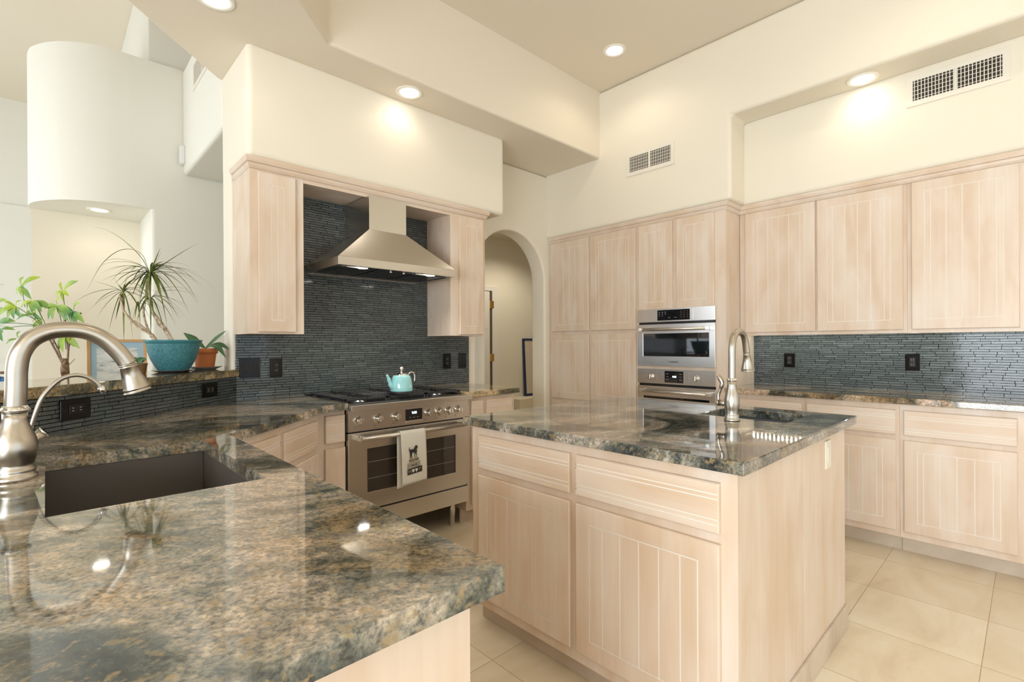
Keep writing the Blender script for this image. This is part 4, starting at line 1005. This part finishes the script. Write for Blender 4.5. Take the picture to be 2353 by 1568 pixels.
def drac(c, tip, dep, wd=0.0085, up=None):
    a = Vector(L2(*pxl(*c), 0)); b = Vector(L2(*pxl(*tip), dep)); v = b-a; Ln = v.length
    wd *= 1.3
    if up is None: up = 0.22 if v.z < 0.25*Ln else 0.06
    mid = a+v*0.45+Vector((0, 0, up*Ln)); q = a+v*0.15+Vector((0, 0, up*Ln*0.75)); r3 = a+v*0.75+Vector((0, 0, up*Ln*0.72))
    leaf_strip(fol, [a, q, mid, r3, b], wd, fold=0.3, peak=0.3)
c1 = (778, 650); c2 = (455, 870); c3 = (632, 980); c4_ = (780, 945)
for t, d, u_ in [((150,95), -0.05, .18), ((120,475), 0.05, .14), ((145,860), -0.08, .55), ((910,320), 0, .02), ((1310,245), 0.05, .02), ((1500,815), -0.1, .2), ((1300,635), 0.08, .16), ((1425,1010), -0.05, .28), ((1320,1045), 0.05, .22), ((1280,1145), -0.02, .25), ((1120,1305), -0.1, .22), ((1025,1300), 0.06, .2), ((960,480), 0.03, .05), ((180,745), 0.1, .15), ((310,750), -0.08, .12), ((1470,830), 0.1, .22), ((1190,665), 0.12, .1), ((560,900), -0.06, .2), ((480,960), 0.04, .25), ((1000,1250), 0.1, .15), ((880,1160), -0.12, .15), ((1080,900), -0.12, .2), ((860, 340), 0.05, .02), ((640, 900), 0.1, .15), ((550,620), 0.1, .08), ((1300, 800), 0.14, .2)]: drac(c1, t, d, 0.0095, u_)
for t, d, u_ in [((30,720), 0.02, .05), ((-50,1000), -0.06, .15), ((130,1025), -0.02, .2), ((215,1175), -0.05, .15), ((303,1360), -0.02, .18), ((405,1290), 0.03, .1), ((520,1470), -0.04, .12), ((545,1500), 0.02, .15), ((480,640), 0.02, .02), ((300,760), 0.05, .1), ((230,1200), 0.08, .1), ((740,1130), -0.05, .2), ((480,1220), 0.05, .1), ((370,690), -0.03, .08), ((700,960), 0.04, .1), ((600, 780), -0.08, .1)]: drac(c2, t, d, 0.009, u_)
for t, d, u_ in [((590,1300), -0.03, .1), ((770,1290), 0.03, .15), ((500,1180), 0.06, .15), ((740,1250), -0.06, .12), ((760,1180), 0.09, .2)]: drac(c3, t, d, 0.0075, u_)
for t, d, u_ in [((1210,1210), -0.05, .2), ((1120,1190), 0.05, .22), ((1000,1390), -0.03, .18), ((880,1320), 0.03, .12), ((1230,1090), 0.08, .15), ((950,1200), -0.09, .2), ((1090,1290), 0.0, .22), ((870,1430), -0.06, .1)]: drac(c4_, t, d, 0.0075, u_)
rnd = random.Random(3)
for i in range(64):
    c = rnd.choice([c1, c1, c1, c2, c4_]); a = rnd.uniform(-3.4, 0.3); r = rnd.uniform(260, 520)
    drac(c, (c[0]+r*math.cos(a), c[1]-r*math.sin(a)*0.8), rnd.uniform(-0.16, 0.16), 0.008, rnd.uniform(.1, .28))
fo = obj('foliage', fol, M['leaf_drac'], e, fix=False); fo['kind'] = 'stuff'
# orchid in terracotta
e = empty('orchid', (0.782, 3.842, ZBAR+0.0085), 0, 'orchid with four strap leaves and no flower in a small terracotta pot', 'potted plant')
pot = obj('pot', MB().lathe([(0.052, 0), (0.054, 0.003), (0.066, 0.098), (0.066, 0.100)], seg=36), M['terra'], e)
obj('pot_rim', MB().lathe([(0.066, 0.098), (0.074, 0.099), (0.077, 0.134), (0.070, 0.134), (0.066, 0.115)], seg=36, cap=False), M['terra'], pot)
obj('soil', MB().lathe([(0.067, 0.112), (0.060, 0.128), (0.02, 0.133)], seg=28), M['bark2'], e)
ol = MB(); b0 = Vector((0, 0, 0.135))
def orch(dx, dz, dd, wd, sag):
    t = IR*dx+IF*dd+Vector((0, 0, dz)); 
    leaf_strip(ol, [b0, b0+t*0.3+Vector((0, 0, sag)), b0+t*0.65+Vector((0, 0, sag*1.3)), b0+t], wd*1.1, nrm=(-IF*0.7+Vector((0, 0, 0.8))), fold=0.3, peak=0.55)
orch(-0.125, 0.105, -0.03, 0.046, 0.0); orch(0.125, 0.120, 0.03, 0.034, 0.0); orch(0.155, -0.012, 0.02, 0.036, 0.022); orch(0.170, -0.065, -0.05, 0.034, 0.035)
o = obj('leaves', ol, M['leaf_orchid'], e, fix=False); sd = o.modifiers.new('t', 'SOLIDIFY'); sd.thickness = 0.0016
dl = MB(); leaf_strip(dl, [Vector((-0.02, -0.03, 0.12))-IF*0.06, Vector((-0.03, -0.02, 0.09))-IF*0.078, Vector((-0.01, -0.02, 0.06))-IF*0.078], 0.035, nrm=-IF, peak=0.5)
obj('dried_leaf', dl, plain('dried_leaf_tan', (0.66, 0.42, 0.24), 0.7), e, fix=False)
# small plant behind the spray head
e = empty('small_plant', (0.392, 3.560, ZBAR), 0, 'small plant in a brown pot on the bar, half hidden behind the faucet spray head', 'potted plant')
obj('pot', MB().lathe([(0.030, 0), (0.032, 0.002), (0.042, 0.058), (0.044, 0.060), (0.037, 0.060), (0.035, 0.045)], seg=32, cap=True), plain('brown_clay', (0.22, 0.12, 0.05), 0.6), e)
ol = MB(); b0 = Vector((0, 0, 0.05))
for dx, dz, dd in ((-0.165, 0.018, -0.02), (-0.05, 0.045, 0.04), (0.03, 0.03, 0.02), (0.0, 0.04, 0.05)):
    t = IR*dx+IF*dd+Vector((0, 0, dz)); leaf_strip(ol, [b0, b0+t*0.4+Vector((0, 0, 0.012)), b0+t], 0.040, nrm=Vector((0.3, -0.3, 1)), peak=0.62)
obj('leaves', ol, M['leaf_orchid'], e, fix=False)

# ================================================================== BEYOND THE BAR: console, picture, money tree, stool
e = empty('console_table', (0.16, 5.02, 0), 0, 'low console table behind the raised bar carrying the picture and the money tree', 'table')
obj('tabletop', MB().box(-0.50, 0.50, -0.19, 0.19, 0.86, 0.90), M['pine'], e, 0.004)
for x in (-0.46, 0.46):
    for y in (-0.15, 0.15): obj('leg', MB().box(x-0.025, x+0.025, y-0.025, y+0.025, 0, 0.86), M['pine'], e, 0.003)
e = empty('framed_picture', (0.428, 5.12, 0.90), 0, 'honey wood framed harbour picture with a blue mat leaning behind the bar', 'picture')
Tp = Matrix.Rotation(R(-5), 4, 'X')
def pc(mb): return mb.xf(Tp)
obj('frame', pc(MB().prism([(-0.192, 0), (0.192, 0), (0.192, 0.545), (-0.192, 0.545)], -0.02, 0.005, 'y', [[(-0.170, 0.022), (0.170, 0.022), (0.170, 0.523), (-0.170, 0.523)]])), M['pine'], e, 0.003)
mt = obj('mat_board', pc(MB().box(-0.171, 0.171, -0.006, 0.0, 0.02, 0.525)), M['mat'], e)
obj('print', pc(MB().box(-0.132, 0.132, -0.008, -0.006, 0.10, 0.474)), M['art'], mt)
e = empty('money_tree', (0.105, 4.96, 0.90), 0, 'money tree with palmate green and yellow leaves and a braided trunk behind the bar', 'potted plant')
obj('pot', MB().lathe([(0.06, 0), (0.062, 0.003), (0.085, 0.13), (0.088, 0.14), (0.078, 0.14), (0.074, 0.11)], seg=32), plain('dark_glazed_pot', (0.05, 0.045, 0.04), 0.3), e)
tr = MB()
for k in range(3):
    ph = k*2.09; P = []
    for i in range(17): P.append((0.012*math.cos(ph+i*0.75), 0.012*math.sin(ph+i*0.75), 0.10+i*0.0185))
    tr.tube(P, [0.014-0.0002*i for i in range(17)], 10)
SC = 0.00326       # metres per photo pixel at the plant
def MT(u, v, d=0.0): return IR*((u-178)*SC)+IF*d+Vector((0, 0, 1.388-0.90-(v-793)*SC))
leaves = MB(); stems = MB()
clus = [((71,654),[(-55,35),(-95,22),(-130,25),(80,22),(30,42),(-20,22)],(87,702)),((176,668),[(-160,25),(-135,20),(-100,22),(-25,26),(90,20),(28,46)],(177,701)),
 ((11,699),[(-100,42),(-60,12),(-28,36),(18,40),(170,20),(150,10)],(110,730)),((87,702),[(-165,34),(-140,36),(-120,36),(-50,32),(-70,30),(60,14),(150,18)],(125,745)),
 ((121,690),[(-100,30),(-130,26),(-40,36),(-25,42),(-75,34),(-150,30)],(135,745)),((177,701),[(-170,34),(-125,36),(-145,34),(-60,38),(-25,44),(55,20),(-90,30)],(175,760)),
 ((217,714),[(35,32),(-40,38),(-75,34),(-110,24),(165,26),(-95,20)],(185,765)),((32,740),[(-150,44),(-105,52),(-60,44),(5,46),(130,26)],(120,745)),
 ((130,722),[(175,22),(-150,22),(-30,20),(150,18),(10,22)],(140,760)),((108,728),[(-110,34),(-160,20),(60,30),(-60,24)],(125,750)),
 ((90,775),[(-95,44),(-140,20),(80,16)],(120,745)),((135,766),[(-155,34),(-170,22),(20,18)],(150,790)),((176,766),[(-115,36),(-80,38),(-45,42),(165,20),(-60,30)],(180,800)),((60,755),[(0,24),(-20,20)],(110,745))]
rnd = random.Random(5)
for (u, v), lf, st in clus:
    d0 = rnd.uniform(-0.10, 0.10); c = MT(u, v, d0)
    for a, ln in lf:
        a = R(a); ln *= SC*1.08; dd = rnd.uniform(-0.05, 0.03)
        tip = c+IR*math.cos(a)*ln+Vector((0, 0, math.sin(a)*ln))+IF*dd
        mid = c+(tip-c)*0.5+Vector((0, 0, 0.012))-IF*0.012
        leaf_strip(leaves, [c, mid, tip], ln*0.33, nrm=(-IF+Vector((0, 0, 0.5))).normalized(), fold=0.2, peak=0.5)
    s0 = MT(st[0], st[1], 0); stems.tube(smoothpath([s0, (s0+c)/2+Vector((0, 0, 0.01)), c], 4), 0.0022, 8)
for P in ([(172, 832), (150, 790), (135, 765), (120, 745)], [(172, 832), (160, 795), (143, 768), (125, 745)], [(183, 832), (185, 800), (180, 760), (177, 701)], [(186, 836), (200, 822)], [(183, 832), (187, 790), (200, 740), (215, 716)]):
    tr.tube(smoothpath([MT(a, b, 0.0) for a, b in P], 5), 0.0065 if len(P) > 2 else 0.002, 10)
tr.tube([MT(178, 856), MT(177, 845), MT(178, 832)], [0.026, 0.027, 0.022], 14)
obj('trunk', tr, M['bark2'], e); obj('leaf_stems', stems, M['leaf_orchid'], e)
fo = obj('foliage', leaves, M['leaf_money'], e, fix=False); fo['kind'] = 'stuff'
e = empty('bar_stool', (-0.415, 4.12, 0), 0, 'bar stool with blue swirl upholstery at the left edge behind the bar', 'stool')
obj('seat', MB().lathe([(0.20, 0.74), (0.21, 0.76), (0.21, 0.80), (0.19, 0.82)], seg=32), M['swirl'], e)
obj('backrest', MB().prism([(-0.235, 0.88), (0.235, 0.88), (0.25, 1.15), (0.235, 1.205), (0, 1.225), (-0.235, 1.205), (-0.25, 1.15)], 0.17, 0.21, 'y'), M['swirl'], e, 0.012)
obj('top_rail', MB().box(-0.24, 0.24, 0.172, 0.208, 1.222, 1.238), M['bark2'], e, 0.005)
for x, y in ((-0.15, -0.15), (0.15, -0.15), (-0.17, 0.18), (0.17, 0.18)): obj('leg', MB().box(x-0.018, x+0.018, y-0.018, y+0.018, 0, 0.76 if y < 0 else 0.90), M['bark2'], e)

# ================================================================== HALL THINGS
e = empty('door_1', (4.88, 5.6, 0), 0, 'white panelled hall door with brass hinges seen through the arch', 'door'); e['kind'] = 'structure'
fr_d = obj('door_frame', MB().box(0.0, 0.115, -0.02, 0, 0, 2.26).box(-1.05, 0.0, -0.02, 0, 2.19, 2.26).box(-1.05, -0.97, -0.02, 0, 0, 2.19), M['white'], e, 0.003)
obj('door_gap', MB().box(-0.045, 0.0, -0.006, 0, 0, 2.19), plain('shadow_gap_brown', (0.10, 0.075, 0.055), 0.6), e)  # brown strip painted as the shade between leaf and frame
lf = MB().box(-0.97, -0.045, -0.012, 0, 0.01, 2.18)
dl_ = obj('door_leaf', lf, M['white'], e)
for x0 in (-0.88, -0.44):
    for z0, z1 in ((0.2, 0.8), (0.92, 1.50), (1.62, 2.05)): obj('door_panel', MB().box(x0, x0+0.34, -0.017, -0.012, z0, z1), M['white'], dl_, 0.005)
for z in (0.35, 1.19, 1.985): obj('hinge', MB().box(-0.045, 0.028, -0.026, -0.006, z-0.055, z+0.055), M['brass'], e, 0.002)
e = empty('leaning_frame', (5.62, 5.52, 0.56), 0, 'tall navy framed picture leaning on the hall ledge beyond the arch', 'picture')
obj('frame', MB().prism([(-0.10, 0.01), (0.5, 0.01), (0.5, 0.92), (-0.10, 0.92)], 0.0, 0.03, 'y', [[(-0.07, 0.04), (0.47, 0.04), (0.47, 0.89), (-0.07, 0.89)]]).xf(Matrix.Rotation(R(-3), 4, 'X')), M['navy'], e, 0.002)
obj('print', MB().box(-0.075, 0.475, 0.012, 0.018, 0.035, 0.895).xf(Matrix.Rotation(R(-3), 4, 'X')), M['mirror'], e)
